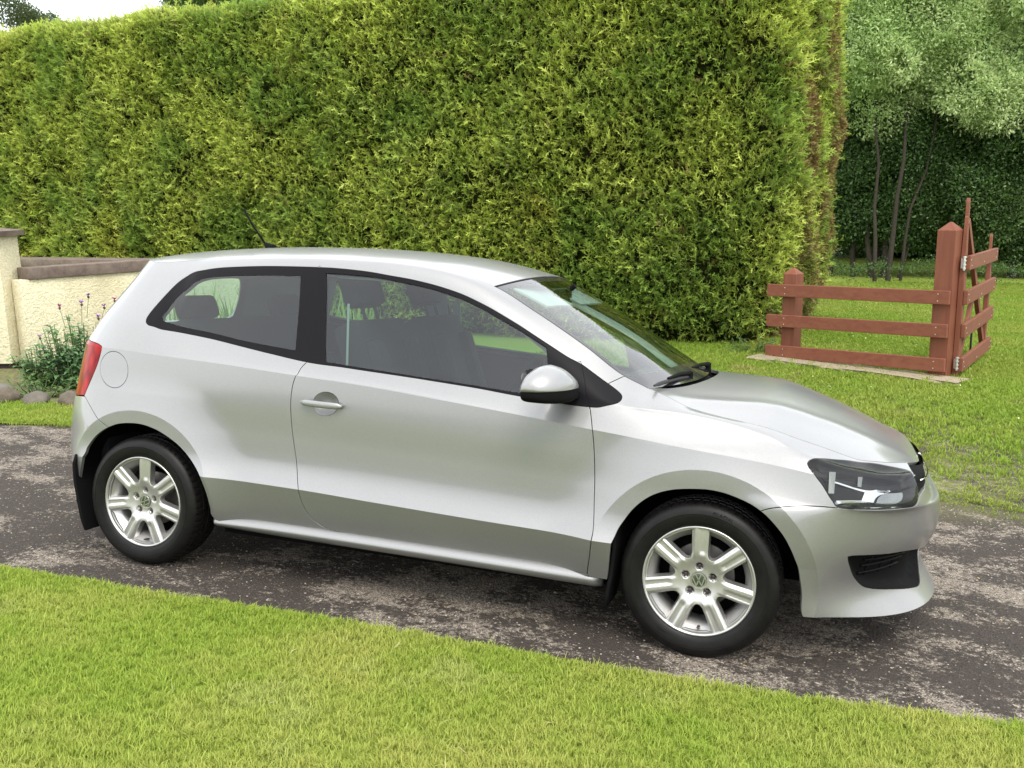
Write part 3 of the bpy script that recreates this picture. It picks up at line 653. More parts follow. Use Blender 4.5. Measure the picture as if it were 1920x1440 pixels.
# wipers
def wiper(px,py,tx,ty,label=None):
    bz=lambda x,y:float(wscreen(np.array([min(1,max(0,(x-.31-.06*(1-abs(y/.6)**2.2))/(.69)))]),np.array([y/.6]))[0,2])
    bm=bmesh.new()
    z0=bz(px,py); tube(bm,[(px,py,z0-.03),(px,py,z0+.035)],[.017,.014],12)
    tip=(tx,ty,bz(tx,ty)+.03); mid=((px+tx)/2,(py+ty)/2,(z0+.03+tip[2])/2+.006)
    tube(bm,[(px,py,z0+.03),mid,tip],[.011,.008,.006],8)
    o=bm_obj('wiper',bm,M_PLAST,car,40)
    bm=bmesh.new(); d=np.array([tx-px,ty-py]); d/=np.linalg.norm(d); pts=[]
    for k in np.linspace(-.26,.16,9):
        x=tx+d[0]*k; y=ty+d[1]*k; pts.append((x,y,bz(x,y)+.014+.006*(1-(k/.3)**2)))
    tube(bm,pts,[.004]+[.008]*7+[.004],6); bm_obj('blade',bm,M_SEAL,o)
    return o
wiper(1.075,-.22,1.03,-.49); wiper(1.085,.30,1.055,-.02)
# ---------------------------------------------------------------- headlights
def lamp_inner(sgn):
    """bezel, chrome reflector, projector box and indicator inside the clear cover"""
    V,F,NL=make_piece(ix['head_light'],None,None,gap=.001,depth=.006,off=0)
    f=lambda q:[(a[0],a[1]*sgn,a[2]) for a in q]
    if sgn<0: pass
    lens=mesh('headlight',f(V),F if sgn>0 else [t[::-1] for t in F],M_LENS,car,True,[(n[0],n[1]*sgn,n[2]) for n in (NL if sgn>0 else sum([NL[i:j][::-1] for i,j in zip(np.cumsum([0]+[len(q) for q in F])[:-1],np.cumsum([len(q) for q in F]))],[]))])
    # bowl: the same outline pushed in, chrome lower wing and black housing
    sel=np.nonzero(reg==ix['head_light'])[0]; tri=TRI[sel]; used,iv=np.unique(tri,return_inverse=True); tri=iv.reshape(-1,3)
    Pb=P3[used]; Nb=N3[used]; uv=V2[used]
    ctr=Pb.mean(0); poly=POLY['head']
    d=np.min(np.linalg.norm(uv[:,None,:]-poly[None],axis=2),axis=1); dep=np.clip(d/.03,0,1)**.6*.045+.003
    Q=Pb-Nb*dep[:,None]
    c2=uv[tri].mean(1)
    return lens,Q,tri,c2,Nb
M_LAMPIN=simple('lamp_housing_black',(.004,.004,.005),.45,0,0,.12)
M_REFL=simple('lamp_reflector',(.42,.43,.43),.22,1.)
M_BAR=simple('lamp_bar',(.16,.17,.155),.2,1.)
M_CLEARB=simple('lamp_clear_detail',(.16,.17,.17),.12,.8)
def px_uv(a): return np.array([a[0],a[1]*VS])
for sgn in (1,-1):
    lens,Q,tri,c2,Nb=lamp_inner(sgn)
    fl=(lambda V:[(a[0],a[1]*sgn,a[2]) for a in V]); ff=(lambda F:[tuple(t) for t in F] if sgn>0 else [tuple(t)[::-1] for t in F])
    # lower chrome wing: polygon traced in surface coordinates
    wing=LAMPP['wing']; ind=LAMPP['ind']
    inw=inside(c2,wing); ini=inside(c2,ind); 
    box=LAMPP['box']; inb=inside(c2,box)
    mesh('housing',fl(Q),ff(tri[~inw|inb]),M_LAMPIN,lens,True)
    mesh('reflector',fl(Q+Nb*.004),ff(tri[inw&~inb]),M_REFL,lens,True)
    mesh('indicator',fl(Q+Nb*.012),ff(tri[ini]),M_CLEARB,lens,True)
    for q in ('bar1','bar2'):
        bar=smooth_poly(UV(TL[q]),True,.006,10); m_=inside(c2,bar)
        Pq=body(np.array(TL[q])[:,0],np.array(TL[q])[:,1]); Nq=body_n(np.array(TL[q])[:,0],np.array(TL[q])[:,1])
        lo=Pq-Nq*.034; hi=Pq-Nq*.018
        V=[tuple(a) for a in lo]+[tuple(a) for a in hi]
        mesh('daylight_bar',fl(V),ff([(4,5,6,7),(0,1,5,4),(1,2,6,5),(2,3,7,6),(3,0,4,7)]),M_BAR,lens)
# ---------------------------------------------------------------- corner air intakes with louvres
for sgn in (1,-1):
    sel=np.nonzero(reg==ix['intake_grille'])[0]; tri=TRI[sel]; used,iv=np.unique(tri,return_inverse=True); tri=iv.reshape(-1,3)
    Pb=P3[used]; Nb=N3[used]; uv=V2[used]
    d=np.min(np.linalg.norm(uv[:,None,:]-POLY['intake'][None],axis=2),axis=1)
    dep=.004+np.clip(d/.022,0,1)*.030
    Q=Pb-Nb*dep[:,None]; Q[:,1]*=sgn
    o=mesh('intake_grille',Q,[tuple(t) if sgn>0 else tuple(t)[::-1] for t in tri],M_PLAST,car,True)
    bm=bmesh.new()
    for vv in (.115,.145,.175):
        s=np.linspace(1.90,2.17,9); pp=body(s,np.full(9,vv))-body_n(s,np.full(9,vv))*.030; pp[:,1]*=sgn
        tube(bm,[tuple(a) for a in pp],.0045,6)
    for s0 in (1.94,2.03,2.12):
        v_=np.linspace(.105,.19,5); pp=body(np.full(5,s0),v_)-body_n(np.full(5,s0),v_)*.033; pp[:,1]*=sgn
        tube(bm,[tuple(a) for a in pp],.0035,6)
    bm_obj('louvre',bm,M_TRIM,o,True)
# ---------------------------------------------------------------- grille bars and the front badge
bm=bmesh.new()
for vv in (.66,):
    s=np.concatenate([np.linspace(2.25,SF-.005,12)]); pp=body(s,np.full(12,vv)); pts=[tuple(a) for a in pp]+[(a[0],-a[1],a[2]) for a in pp[::-1]]
    tube(bm,pts,.003,6)
bm_obj('chrome_strip',bm,M_CHROME,rg,True)
def badge(name, r, parent, loc, n_dir, up=(0,0,1), roll=0., backmat=None):
    """round emblem: ring, V over W"""
    n_=Vector(n_dir).normalized(); z=(Vector(up)-Vector(up).dot(n_)*n_).normalized(); x=z.cross(n_)
    m=Matrix(((x.x,z.x,n_.x,loc[0]),(x.y,z.y,n_.y,loc[1]),(x.z,z.z,n_.z,loc[2]),(0,0,0,1))) @ Matrix.Rotation(roll,4,'Z')
    bm=bmesh.new(); k=40
    rings=[[bm.verts.new((rr*r*math.cos(2*math.pi*i/k),rr*r*math.sin(2*math.pi*i/k),h*r)) for i in range(k)] for rr,h in ((1.04,-.12),(1.04,.0),(.9,.03),(.5,.05))]
    for a,b in zip(rings[:-1],rings[1:]):
        for i in range(k): bm.faces.new((a[i],a[(i+1)%k],b[(i+1)%k],b[i]))
    bm.faces.new(rings[-1]); bmesh.ops.transform(bm,matrix=m,verts=bm.verts)
    o=bm_obj(name,bm,backmat or M_LAMPIN,parent,60)
    bm=bmesh.new()
    R=[[bm.verts.new((rr*r*math.cos(2*math.pi*i/k),rr*r*math.sin(2*math.pi*i/k),h*r)) for i in range(k)] for rr,h in ((1.05,.0),(1.03,.11),(.90,.11),(.88,.0))]
    for a,b in zip(R[:-1],R[1:]):
        for i in range(k): bm.faces.new((a[i],a[(i+1)%k],b[(i+1)%k],b[i]))
    def stroke(p,q,w=.13):
        p=Vector((*p,.075))*r; q=Vector((*q,.075))*r; beam(bm,p,q,w*r,.05*r,(0,0,1) if False else Vector((-(q-p).y,(q-p).x,0)),0)
    stroke((-.36,.80),(-.03,.10)); stroke((.36,.80),(.03,.10))
    stroke((-.80,.40),(-.36,-.72)); stroke((-.36,-.72),(-.03,-.02)); stroke((.80,.40),(.36,-.72)); stroke((.36,-.72),(.03,-.02))
    bmesh.ops.transform(bm,matrix=m,verts=bm.verts)
    bm_obj('emblem',bm,M_CHROME,o)
    return o
badge('badge',.058,car,(2.015,0,.655),(1,0,.28))
# ---------------------------------------------------------------- door handle, mirror, fuel flap done above
for sgn,dr_ in ((1,door[0]),(-1,door[1])):
    sel=np.nonzero(reg==ix['handle_recess'])[0]; tri=TRI[sel]; used,iv=np.unique(tri,return_inverse=True); tri=iv.reshape(-1,3)
    Pb=P3[used]; Nb=N3[used]; uv=V2[used]; d=np.min(np.linalg.norm(uv[:,None,:]-POLY['recess'][None],axis=2),axis=1)
    t=np.clip(d/.032,0,1); Q=Pb-Nb*(.016*(t*t*(3-2*t)))[:,None]; Q[:,1]*=sgn
    mesh('handle_recess',Q,[tuple(a) if sgn>0 else tuple(a)[::-1] for a in tri],M_PAINT,dr_,True)
    (s0,v0),(s1,v1)=TR['handle']
    a=body([s0],[v0])[0]; b=body([s1],[v1])[0]; nn=body_n([s0],[v0])[0]
    bm=bmesh.new(); pts=[];rad=[]
    t_=np.linspace(0,1,13)
    for t in t_:
        p=a+(b-a)*t+nn*(.018+.014*math.sin(math.pi*t)); p[1]*=sgn; pts.append(p)
    rings=[]
    ax=(b-a)/np.linalg.norm(b-a); zz=np.cross(ax,nn)
    for i,t in enumerate(t_):
        h=.0135*(1-.35*abs(2*t-1)**6); w_=.008
        if i in(0,12): h*=.45; w_*=.5
        ring=[]
        for k in range(12):
            q=2*math.pi*k/12; c=abs(math.cos(q))**.6*math.copysign(1,math.cos(q)); s_=abs(math.sin(q))**.6*math.copysign(1,math.sin(q))
            off=zz*h*c+nn*w_*s_; off=np.array([off[0],off[1]*sgn,off[2]]); ring.append(bm.verts.new(tuple(pts[i]+off)))
        rings.append(ring)
    for r0,r1 in zip(rings[:-1],rings[1:]):
        for k in range(12): bm.faces.new((r0[k],r0[(k+1)%12],r1[(k+1)%12],r1[k]))
    bm.faces.new(rings[0][::-1]); bm.faces.new(rings[-1])
    # feet
    for t in (.06,.94):
        p=a+(b-a)*t; p0=p-nn*.004; p1=p+nn*.022
        for q in (p0,p1): q[1]*=sgn
        tube(bm,[tuple(p0),tuple(p1)],.009,8)
    h=bm_obj('door_handle',bm,M_PAINT,dr_,50)
    if sgn>0:
        bm=bmesh.new(); p=a+(b-a)*.07+nn*.0275; tube(bm,[tuple(p-nn*.002),tuple(p+nn*.0012)],.0055,14); 
        # lock barrel sits on the handle, so it is a detail of the door
        bm_obj('key_lock',bm,M_STEEL,dr_)
def mirror_part(name,sgn,rows,mat,parent):
    bm=bmesh.new(); rings=[]
    for (y,x0,x1,z0,z1,n) in rows:
        cx=(x0+x1)/2; rx=(x1-x0)/2; cz=.968; rz=None; ring=[]
        for k in range(28):
            a=2*math.pi*k/28; c=math.copysign(abs(math.cos(a))**(2/n),math.cos(a)); s_=math.copysign(abs(math.sin(a))**(2/n),math.sin(a))
            if s_>0: c=math.copysign(abs(math.cos(a))**(2/2.5),math.cos(a)); s_=abs(math.sin(a))**(2/2.1)
            else: c=math.copysign(abs(math.cos(a))**(2/4.5),math.cos(a)); s_=-abs(math.sin(a))**(2/4.5)
            if s_>0: s_*=1-.20*max(0,c)-.05*max(0,-c)
            ring.append(bm.verts.new((cx+rx*c,y*sgn,cz+((z1-cz) if s_>0 else (cz-z0))*s_)))
        rings.append(ring)
    for r0,r1 in zip(rings[:-1],rings[1:]):
        for k in range(28): bm.faces.new((r0[k],r0[(k+1)%28],r1[(k+1)%28],r1[k]))
    bm.faces.new(rings[0][::-1]); bm.faces.new(rings[-1])
    return bm
for sgn,dr_ in ((1,door[0]),(-1,door[1])):
    # full head as one shape, cut at the parting line: painted cap above, black shell below
    rows=[(-.795,.650,.738,.930,.992,2),(-.805,.632,.750,.922,1.006,2),(-.83,.612,.758,.916,1.026,2),(-.87,.598,.757,.914,1.046,2),(-.91,.591,.750,.914,1.053,2),(-.95,.587,.737,.915,1.048,2),(-.985,.586,.716,.918,1.032,2),(-1.008,.589,.694,.922,1.014,2),(-1.022,.596,.672,.930,.998,2),(-1.029,.606,.652,.942,.984,2)]
    for nm,mat in (('mirror_cap',M_PAINT),('mirror_shell',M_PLAST)):
        bm=mirror_part(nm,sgn,rows,mat,dr_)
        bmesh.ops.recalc_face_normals(bm,faces=bm.faces)
        up=nm=='mirror_cap'
        pl=(Vector((.69,-.9*sgn,.9640 if up else .9625)),Vector((-.05,0,1)))
        bmesh.ops.bisect_plane(bm,geom=bm.verts[:]+bm.edges[:]+bm.faces[:],plane_co=pl[0],plane_no=pl[1],clear_inner=up,clear_outer=not up)
        if not up:
            # arm to the door
            for v in bm.verts:
                v.co.y*= .997
            beam(bm,(.70,-.70*sgn,.925),(.70,-.86*sgn,.942),.030,.085,(0,0,1),.008)
        o=bm_obj(nm,bm,mat,dr_,38)
        if up: sol=o.modifiers.new('sol','SOLIDIFY'); sol.thickness=.003; sol.offset=-1
    bm=bmesh.new()
    k=28; ring=[]
    for i in range(k):
        a=2*math.pi*i/k; c=math.copysign(abs(math.cos(a))**.6,math.cos(a)); s_=math.copysign(abs(math.sin(a))**.6,math.sin(a)); ring.append(bm.verts.new((.588,(-.915+.085*c)*sgn,.985+.045*s_)))
    bm.faces.new(ring); bm_obj('mirror_glass',bm,M_CHROME,dr_)
# ---------------------------------------------------------------- sills
for sgn in (1,-1):
    xs=np.linspace(-.872,.874,60); V=[];F=[]
    for x in xs:
        e=min(1,(.874-abs(x))/.02+.35)
        top=float(pchip([-.87,-.5,0,.87],[.279,.284,.281,.272])(x)); bot=float(pchip([-.87,-.4,.2,.87],[.229,.223,.219,.210])(x))
        pr=[(.760,top-.004),(.786,top+.002),(.799,top-.006),(.811,top-.017),(.817,top-.027),(.816,top-.036),(.806,bot+.010),(.790,bot),(.70,bot-.008)]
        V+=[(x,-(.76+(w-.76)*e)*sgn,z) for w,z in pr]
    n=9
    for i in range(59):
        for k in range(n-1): a=i*n+k; F.append((a,a+1,a+n+1,a+n) if sgn<0 else (a,a+n,a+n+1,a+1))
    F.append(tuple(range(n))); F.append(tuple(59*n+k for k in range(n)))
    me=mesh('sill',V,F,M_PAINT,car,True); me.data.set_sharp_from_angle(angle=math.radians(60))
# ---------------------------------------------------------------- wheel housings, floor, inner shell
bm=bmesh.new()
for cx in ARX:
    for sgn in (1,-1):
        pr=[]
        for k in range(25):
            a=math.radians(-9+198*k/24); pr.append((cx+.385*math.cos(a),.30+.385*math.sin(a)))
        r0=[bm.verts.new((x,-.785*sgn,z)) for x,z in pr]; r1=[bm.verts.new((x,-.45*sgn,z)) for x,z in pr]
        for k in range(24): bm.faces.new((r0[k],r0[k+1],r1[k+1],r1[k]))
        bm.faces.new(r1)
bm_obj('wheel_housing',bm,M_DARK,car,True)
bm=bmesh.new()
add_box(bm,(-.86,-.72,.185),(.86,.72,.27)); add_box(bm,(-1.85,-.44,.24),(1.85,.44,.33)); add_box(bm,(1.62,-.52,.24),(1.80,.52,.30))
add_box(bm,(.84,-.62,.33),(.90,.62,.93)); add_box(bm,(.9,-.43,.5),(1.9,.43,.62))     # bulkhead and engine mass
bm_obj('underbody',bm,M_DARK,car)
# exhaust
bm=bmesh.new(); tube(bm,[(-.3,-.1,.19),(-1.2,-.15,.2),(-1.8,-.35,.22)],.03,10); bm_obj('exhaust_pipe',bm,M_STEEL,car,True)
# mud flaps
for x0,yo,zt,zb,lean,nm in ((.905,.818,.475,.135,-.012,'front'),(-1.566,.828,.475,.125,-.012,'rear')):
    for sgn in ((1,) if nm=='front' else (1,-1)):
        V=[];F=[]
        prof=[(0,.0),(.10,.012),(.3,.015),(.6,.008),(.85,-.004),(1,-.012)] if nm=='front' else [(0,-.03),(.12,-.035),(.35,-.03),(.6,-.012),(.85,.008),(1,.018)]
        bm=bmesh.new(); rings=[]
        for t,dx in prof:
            z=zt+(zb-zt)*t; wdt=.20; ins=.012 if t in(0,1) else 0
            rings.append([bm.verts.new((x0+dx+e,y*sgn,z)) for e,y in ((-.007,-yo+ins),(.007,-yo+ins+.002),(.007,-yo+wdt-ins),(-.007,-yo+wdt-ins))])
        for a,b in zip(rings[:-1],rings[1:]):
            for k in range(4): bm.faces.new((a[k],a[(k+1)%4],b[(k+1)%4],b[k]))
        bm.faces.new(rings[0]); bm.faces.new(rings[-1]); bmesh.ops.bevel(bm,geom=bm.edges[:],offset=.0025,segments=1,affect='EDGES')
        bm_obj('mud_flap',bm,M_PLAST,car,40)
# aerial
bm=bmesh.new(); tube(bm,[(-1.10,0,1.450),(-1.135,0,1.468),(-1.15,0,1.480)],[.026,.016,.009],10); ab=bm_obj('aerial',bm,M_PLAST,car,True)
bm=bmesh.new(); tube(bm,[(-1.145,0,1.475),(-1.22,0,1.565),(-1.278,0,1.649)],[.0055,.0048,.0055],8); bm_obj('rod',bm,M_PLAST,ab,True)
# ---------------------------------------------------------------- wheels
M_EMB=simple('emblem_metal',(.55,.55,.54),.28,.9); M_CAPD=simple('cap_dark',(.05,.055,.05),.3,.3)
RY=0.0   # the lip plane of the rim; +y points to the car
def rim_meshes():
    nsp=7; out=[]
    # windows between the spokes
    def wd(r): return .0300+(.0270-.0300)*np.clip((.19-r)/.08,0,1)
    wins=[]
    for k in range(nsp):
        a0=2*math.pi*k/nsp; a1=2*math.pi*(k+1)/nsp
        d0=np.array([math.sin(a0),math.cos(a0)]); p0=np.array([math.cos(a0),-math.sin(a0)])
        d1=np.array([math.sin(a1),math.cos(a1)]); p1=np.array([math.cos(a1),-math.sin(a1)])
        A=[d0*r+p0*wd(r) for r in np.linspace(.1905,.098,12)]; B=[d1*r-p1*wd(r) for r in np.linspace(.098,.1905,12)]
        am=(a0+a1)/2; dm=np.array([math.sin(am),math.cos(am)]); q=[dm*.083]
        C_=[]
        for t in np.linspace(.12,.88,7): C_.append((1-t)**2*A[-1]+2*t*(1-t)*dm*.074+t*t*B[0])
        out_arc=[np.array([math.sin(a),math.cos(a)])*.1905 for a in np.linspace(math.atan2(*B[-1]),math.atan2(*A[0]),10)[1:-1]] if False else []
        aa=math.atan2(B[-1][0],B[-1][1]); bb=math.atan2(A[0][0],A[0][1])
        while aa<bb: aa+=2*math.pi
        while aa-bb>math.pi: aa-=2*math.pi
        out_arc=[np.array([math.sin(a),math.cos(a)])*.1905 for a in np.linspace(aa,bb,8)[1:-1]]
        wins.append(np.array(A+C_+B+out_arc))
    circ=lambda r,n:np.stack([r*np.sin(np.linspace(0,2*np.pi,n,endpoint=False)),r*np.cos(np.linspace(0,2*np.pi,n,endpoint=False))],1)
    lines=[(circ(.1955,160),True)]+[(w,True) for w in wins]
    st=.0042; g=np.arange(-.196,.196,st); g=np.stack(np.meshgrid(g,g,indexing='ij'),-1).reshape(-1,2); g=g[np.hypot(g[:,0],g[:,1])<.1935]
    g=thin(g,lines,.0024); v,t=cdt(g,lines); c=v[t].mean(1); ok=np.hypot(c[:,0],c[:,1])<.1955
    for w in wins: ok&=~inside(c,w)
    t=t[ok]
    def ss(a,b,x): q=np.clip((x-a)/(b-a),0,1); return q*q*(3-2*q)
    def H(x,z):
        r=np.hypot(x,z); a=np.arctan2(x,z)
        k=np.round(a/(2*math.pi/nsp)); da=a-k*2*math.pi/nsp
        t_=r*np.sin(da)/wd(r)                         # -1..1 across the spoke
        h=.017-.012*ss(.04,.10,r)-.002*ss(.1,.18,r)   # depth behind the lip plane
        ridge=(.0085*(1-ss(.62,1.0,np.abs(t_)))-.0065*ss(-.22,.16,t_)*(1-ss(.55,.9,t_))*ss(.085,.115,r))*ss(.072,.115,r)
        h=h-ridge+.004*ss(.072,.115,r)
        # hub: bolt wells
        for j in range(5):
            b=2*math.pi*j/5; dx=np.hypot(x-.052*math.sin(b),z-.052*math.cos(b)); h=h+.020*(1-ss(.0120,.0148,dx))
        h=h+.002*(1-ss(.027,.030,r))
        return h
    x,z=v[:,0],v[:,1]; y=H(x,z); e=1.8e-3
    n=np.stack([(H(x+e,z)-H(x-e,z))/(2*e),-np.ones_like(x),(H(x,z+e)-H(x,z-e))/(2*e)],1); n/=np.linalg.norm(n,axis=1)[:,None]
    P=np.stack([x,y,z],1)
    f=(np.cross(P[t[:,1]]-P[t[:,0]],P[t[:,2]]-P[t[:,0]])*n[t[:,0]]).sum(1)<0; t[f]=t[f][:,::-1]
    # rounded edge and thickness
    used,iv=np.unique(t,return_inverse=True); t=iv.reshape(-1,3); P=P[used]; n=n[used]
    ed={};V=[tuple(p) for p in P];F=[tuple(q) for q in t];NL=[tuple(n[i]) for q in t for i in q]
    for q in t:
        for a,b in ((q[0],q[1]),(q[1],q[2]),(q[2],q[0])): ed[(a,b)]=1
    bnd=[(a,b) for (a,b) in ed if (b,a) not in ed]; inw=np.zeros_like(P)
    for a,b in bnd:
        w=np.cross(n[a],P[b]-P[a]); w/=np.linalg.norm(w)+1e-12; inw[a]+=w; inw[b]+=w
    i1={};i2={}
    for i in {a for e_ in bnd for a in e_}:
        w=-inw[i]/(np.linalg.norm(inw[i])+1e-9)
        i1[i]=len(V); V.append(tuple(P[i]+w*.0016+np.array([0,.002,0]))); i2[i]=len(V); V.append(tuple(P[i]+w*.006+np.array([0,.026,0])))
    for a,b in bnd:
        wa=-inw[a]/(np.linalg.norm(inw[a])+1e-9); wb=-inw[b]/(np.linalg.norm(inw[b])+1e-9)
        F.append((b,a,i1[a],i1[b])); NL+=[tuple(n[b]),tuple(n[a]),tuple(wa),tuple(wb)]
        F.append((i1[b],i1[a],i2[a],i2[b])); NL+=[tuple(wb),tuple(wa),tuple(wa),tuple(wb)]
    return V,F,NL
RV,RF,RN=rim_meshes()
me_sp=bpy.data.meshes.new('spokes'); me_sp.from_pydata(RV,[],RF); me_sp.update(); me_sp.polygons.foreach_set('use_smooth',[True]*len(RF)); me_sp.normals_split_custom_set(RN); me_sp.materials.append(M_ALLOY)
bm=bmesh.new(); lathe(bm,[(.1945,.004),(.1965,-.002),(.2005,-.0055),(.2045,-.004),(.2055,.002),(.2035,.012),(.196,.014),(.1955,.0065),(.1925,.010),(.186,.019),(.178,.028),(.170,.037),(.164,.046),(.161,.058),(.160,.10),(.162,.16)],128)
me_rim=bpy.data.meshes.new('rim'); bmesh.ops.recalc_face_normals(bm,faces=bm.faces); bm.to_mesh(me_rim); bm.free(); me_rim.polygons.foreach_set('use_smooth',[True]*len(me_rim.polygons)); me_rim.materials.append(M_ALLOY)
# tyre with circumferential grooves and cross cuts
def tyre_mesh():
    prof=[(.199,.012),(.204,-.001),(.212,-.008),(.225,-.0125),(.240,-.0145),(.2445,-.0150),(.2450,-.0135),(.252,-.0138),(.2525,-.0150),(.262,-.0130),(.272,-.0085),(.279,-.003),(.284,.0035),(.2875,.011),(.2900,.020),(.2920,.030),
          (.2926,.036),(.2850,.038),(.2850,.044),(.2932,.046),(.2945,.060),(.2948,.068),(.2868,.070),(.2868,.077),(.2950,.079)]
    prof=prof+[(r,.172-y) for r,y in prof[::-1]]
    n=300; V=[];F=[];m=len(prof)
    for i in range(n):
        a=2*math.pi*i/n
        for j,(r,y) in enumerate(prof):
            cut=0
            yo=min(y,.172-y)
            if .004<yo<.034 and (i%5==0): cut=.0045
            if .045<yo<.069 and ((i+2)%5==0): cut=.0040
            if .0795>yo>.078 and False: cut=.003
            V.append(((r-cut)*math.sin(a),y,(r-cut)*math.cos(a)))
    for i in range(n):
        for j in range(m-1):
            F.append((i*m+j,i*m+j+1,((i+1)%n)*m+j+1,((i+1)%n)*m+j))
    me=bpy.data.meshes.new('tyre'); me.from_pydata(V,[],F); me.update(); bmm=bmesh.new(); bmm.from_mesh(me); bmesh.ops.recalc_face_normals(bmm,faces=bmm.faces); bmm.to_mesh(me); bmm.free()
    me.polygons.foreach_set('use_smooth',[True]*len(me.polygons)); me.set_sharp_from_angle(angle=math.radians(32)); me.materials.append(M_TYRE); return me
me_ty=tyre_mesh()
def arc_text(txt, rad, start_deg, size, depth, spacing=1.0, flip=1):
    """raised lettering bent round the sidewall; angle from the top, clockwise as seen"""
    cu=bpy.data.curves.new('t','FONT'); cu.body=txt; cu.size=size; cu.extrude=depth; cu.space_character=spacing; cu.align_x='LEFT'
    o=bpy.data.objects.new('t',cu); COL.objects.link(o); dg=bpy.context.evaluated_depsgraph_get(); me=bpy.data.meshes.new_from_object(o.evaluated_get(dg)); bpy.data.objects.remove(o); bpy.data.curves.remove(cu)
    for v in me.vertices:
        r=rad+v.co.y; a=math.radians(start_deg)+v.co.x/rad; d=v.co.z
        v.co=(r*math.sin(a),-d,r*math.cos(a))
    me.materials.clear(); me.materials.append(M_TYRE); return me
t1=arc_text('GREENWAY',.250,98,.0175,.0016,1.15); t2=arc_text('GLACIAL',.256,8,.0175,.0016,1.1); t3=arc_text('185/60 R15',.228,205,.011,.0012,1.1)
def merge_meshes(name, ms, yoff):
    bm=bmesh.new()
    for m in ms: bm.from_mesh(m)
    bmesh.ops.translate(bm,vec=(0,yoff,0),verts=bm.verts)
    me=bpy.data.meshes.new(name); bm.to_mesh(me); bm.free(); me.materials.append(M_TYRE); return me
me_let=merge_meshes('lettering',[t1,t2,t3],-.0128)
def me_from(bm,name,mat,smooth=True,ang=None):
    bmesh.ops.recalc_face_normals(bm,faces=bm.faces); me=bpy.data.meshes.new(name); bm.to_mesh(me); bm.free()
    if smooth: me.polygons.foreach_set('use_smooth',[True]*len(me.polygons))
    if ang: me.set_sharp_from_angle(angle=math.radians(ang))
    me.materials.append(mat); return me
bm=bmesh.new(); lathe(bm,[(.001,.010),(.0065,.011),(.0085,.0135),(.0085,.030)],12); me_bolt=me_from(bm,'wheel_bolt',M_RIMDK,True,40)
bm=bmesh.new(); lathe(bm,[(.001,.088),(.05,.086),(.06,.070),(.07,.072),(.072,.090),(.12,.092),(.121,.10),(.06,.104)],64); me_disc=me_from(bm,'brake_disc',M_STEEL,True,40)
bm=bmesh.new(); lathe(bm,[(.001,.112),(.165,.110),(.166,.135)],64); me_shield=me_from(bm,'brake_shield',M_DARK)
bm=bmesh.new(); tube(bm,[(0,.026,-.178),(0,-.001,-.172)],[.006,.0045],10); me_valve=me_from(bm,'valve',M_RIMDK,True,40)
for cx,side,hy,a0,ab in ((1.235,1,.806,-1,-6),(1.235,-1,.806,10,0),(-1.235,1,.802,2,40),(-1.235,-1,.802,20,0)):
    w=empty('wheel',(cx,-hy*side,.2935),car); w.rotation_euler=(0,0,0 if side>0 else math.pi)
    link('tyre',me_ty,None,w); rm=link('rim',me_rim,None,w)
    sp=link('spokes',me_sp,None,w); sp.rotation_euler=(0,math.radians(a0),0)
    lt=link('tyre_lettering',me_let,None,w); lt.rotation_euler=(0,math.radians(0 if cx>0 else 150),0)
    for j in range(5):
        b=2*math.pi*j/5+math.radians(a0); q=link('wheel_bolt',me_bolt,None,w); q.location=(.052*math.sin(b),.013,.052*math.cos(b))
    link('brake_disc',me_disc,None,w); link('brake_shield',me_shield,None,w)
    vv=link('valve',me_valve,None,w); vv.rotation_euler=(0,math.radians(-3),0)
    if cx>0:
        bm=bmesh.new(); add_box(bm,(-.115,.065,-.03),(-.065,.12,.075),.008); bm_obj('brake_caliper',bm,M_STEEL,w)
    # wheel cap with the emblem: same strokes as the front badge
    k=40; r=.0275; bm=bmesh.new()
    rg_=[[bm.verts.new((q*r*math.sin(2*math.pi*i/k),h,q*r*math.cos(2*math.pi*i/k))) for i in range(k)] for q,h in ((1.02,.020),(1.02,.0145),(.97,.0128),(.5,.0122))]
    for a,b in zip(rg_[:-1],rg_[1:]):
        for i in range(k): bm.faces.new((a[i],a[(i+1)%k],b[(i+1)%k],b[i]))
    bm.faces.new(rg_[-1]); cap=bm_obj('hub_cap',bm,M_CAPD,w,50)
    bm=bmesh.new()
    rg_=[[bm.verts.new((q*r*math.sin(2*math.pi*i/k),h,q*r*math.cos(2*math.pi*i/k))) for i in range(k)] for q,h in ((1.0,.0130),(.99,.0114),(.88,.0114),(.86,.0130))]
    for a,b in zip(rg_[:-1],rg_[1:]):
        for i in range(k): bm.faces.new((a[i],a[(i+1)%k],b[(i+1)%k],b[i]))
    for p,q in (((-.36,.80),(-.03,.10)),((.36,.80),(.03,.10)),((-.80,.40),(-.36,-.72)),((-.36,-.72),(-.03,-.02)),((.80,.40),(.36,-.72)),((.36,-.72),(.03,-.02))):
        a=Vector((p[0]*r,.0118,p[1]*r)); b=Vector((q[0]*r,.0118,q[1]*r)); d=(b-a); beam(bm,a,b,.15*r,.0012,(-d.z,0,d.x),0)
    e_=bm_obj('cap_emblem',bm,M_EMB,w); cap.rotation_euler=e_.rotation_euler=(0,math.radians(ab),0)
# ---------------------------------------------------------------- interior
def cushion(bm, lo, hi, bev, mtx=None): return add_box(bm,lo,hi,bev,mtx)
cabin=car
bm=bmesh.new(); add_box(bm,(-1.55,-.70,.36),(.92,.70,.40)); add_box(bm,(-1.62,-.66,.38),(-1.55,.66,.86)); add_box(bm,(-1.40,-.66,.80),(-1.10,.66,.83))
bm_obj('floor',bm,M_CLOTH,cabin)
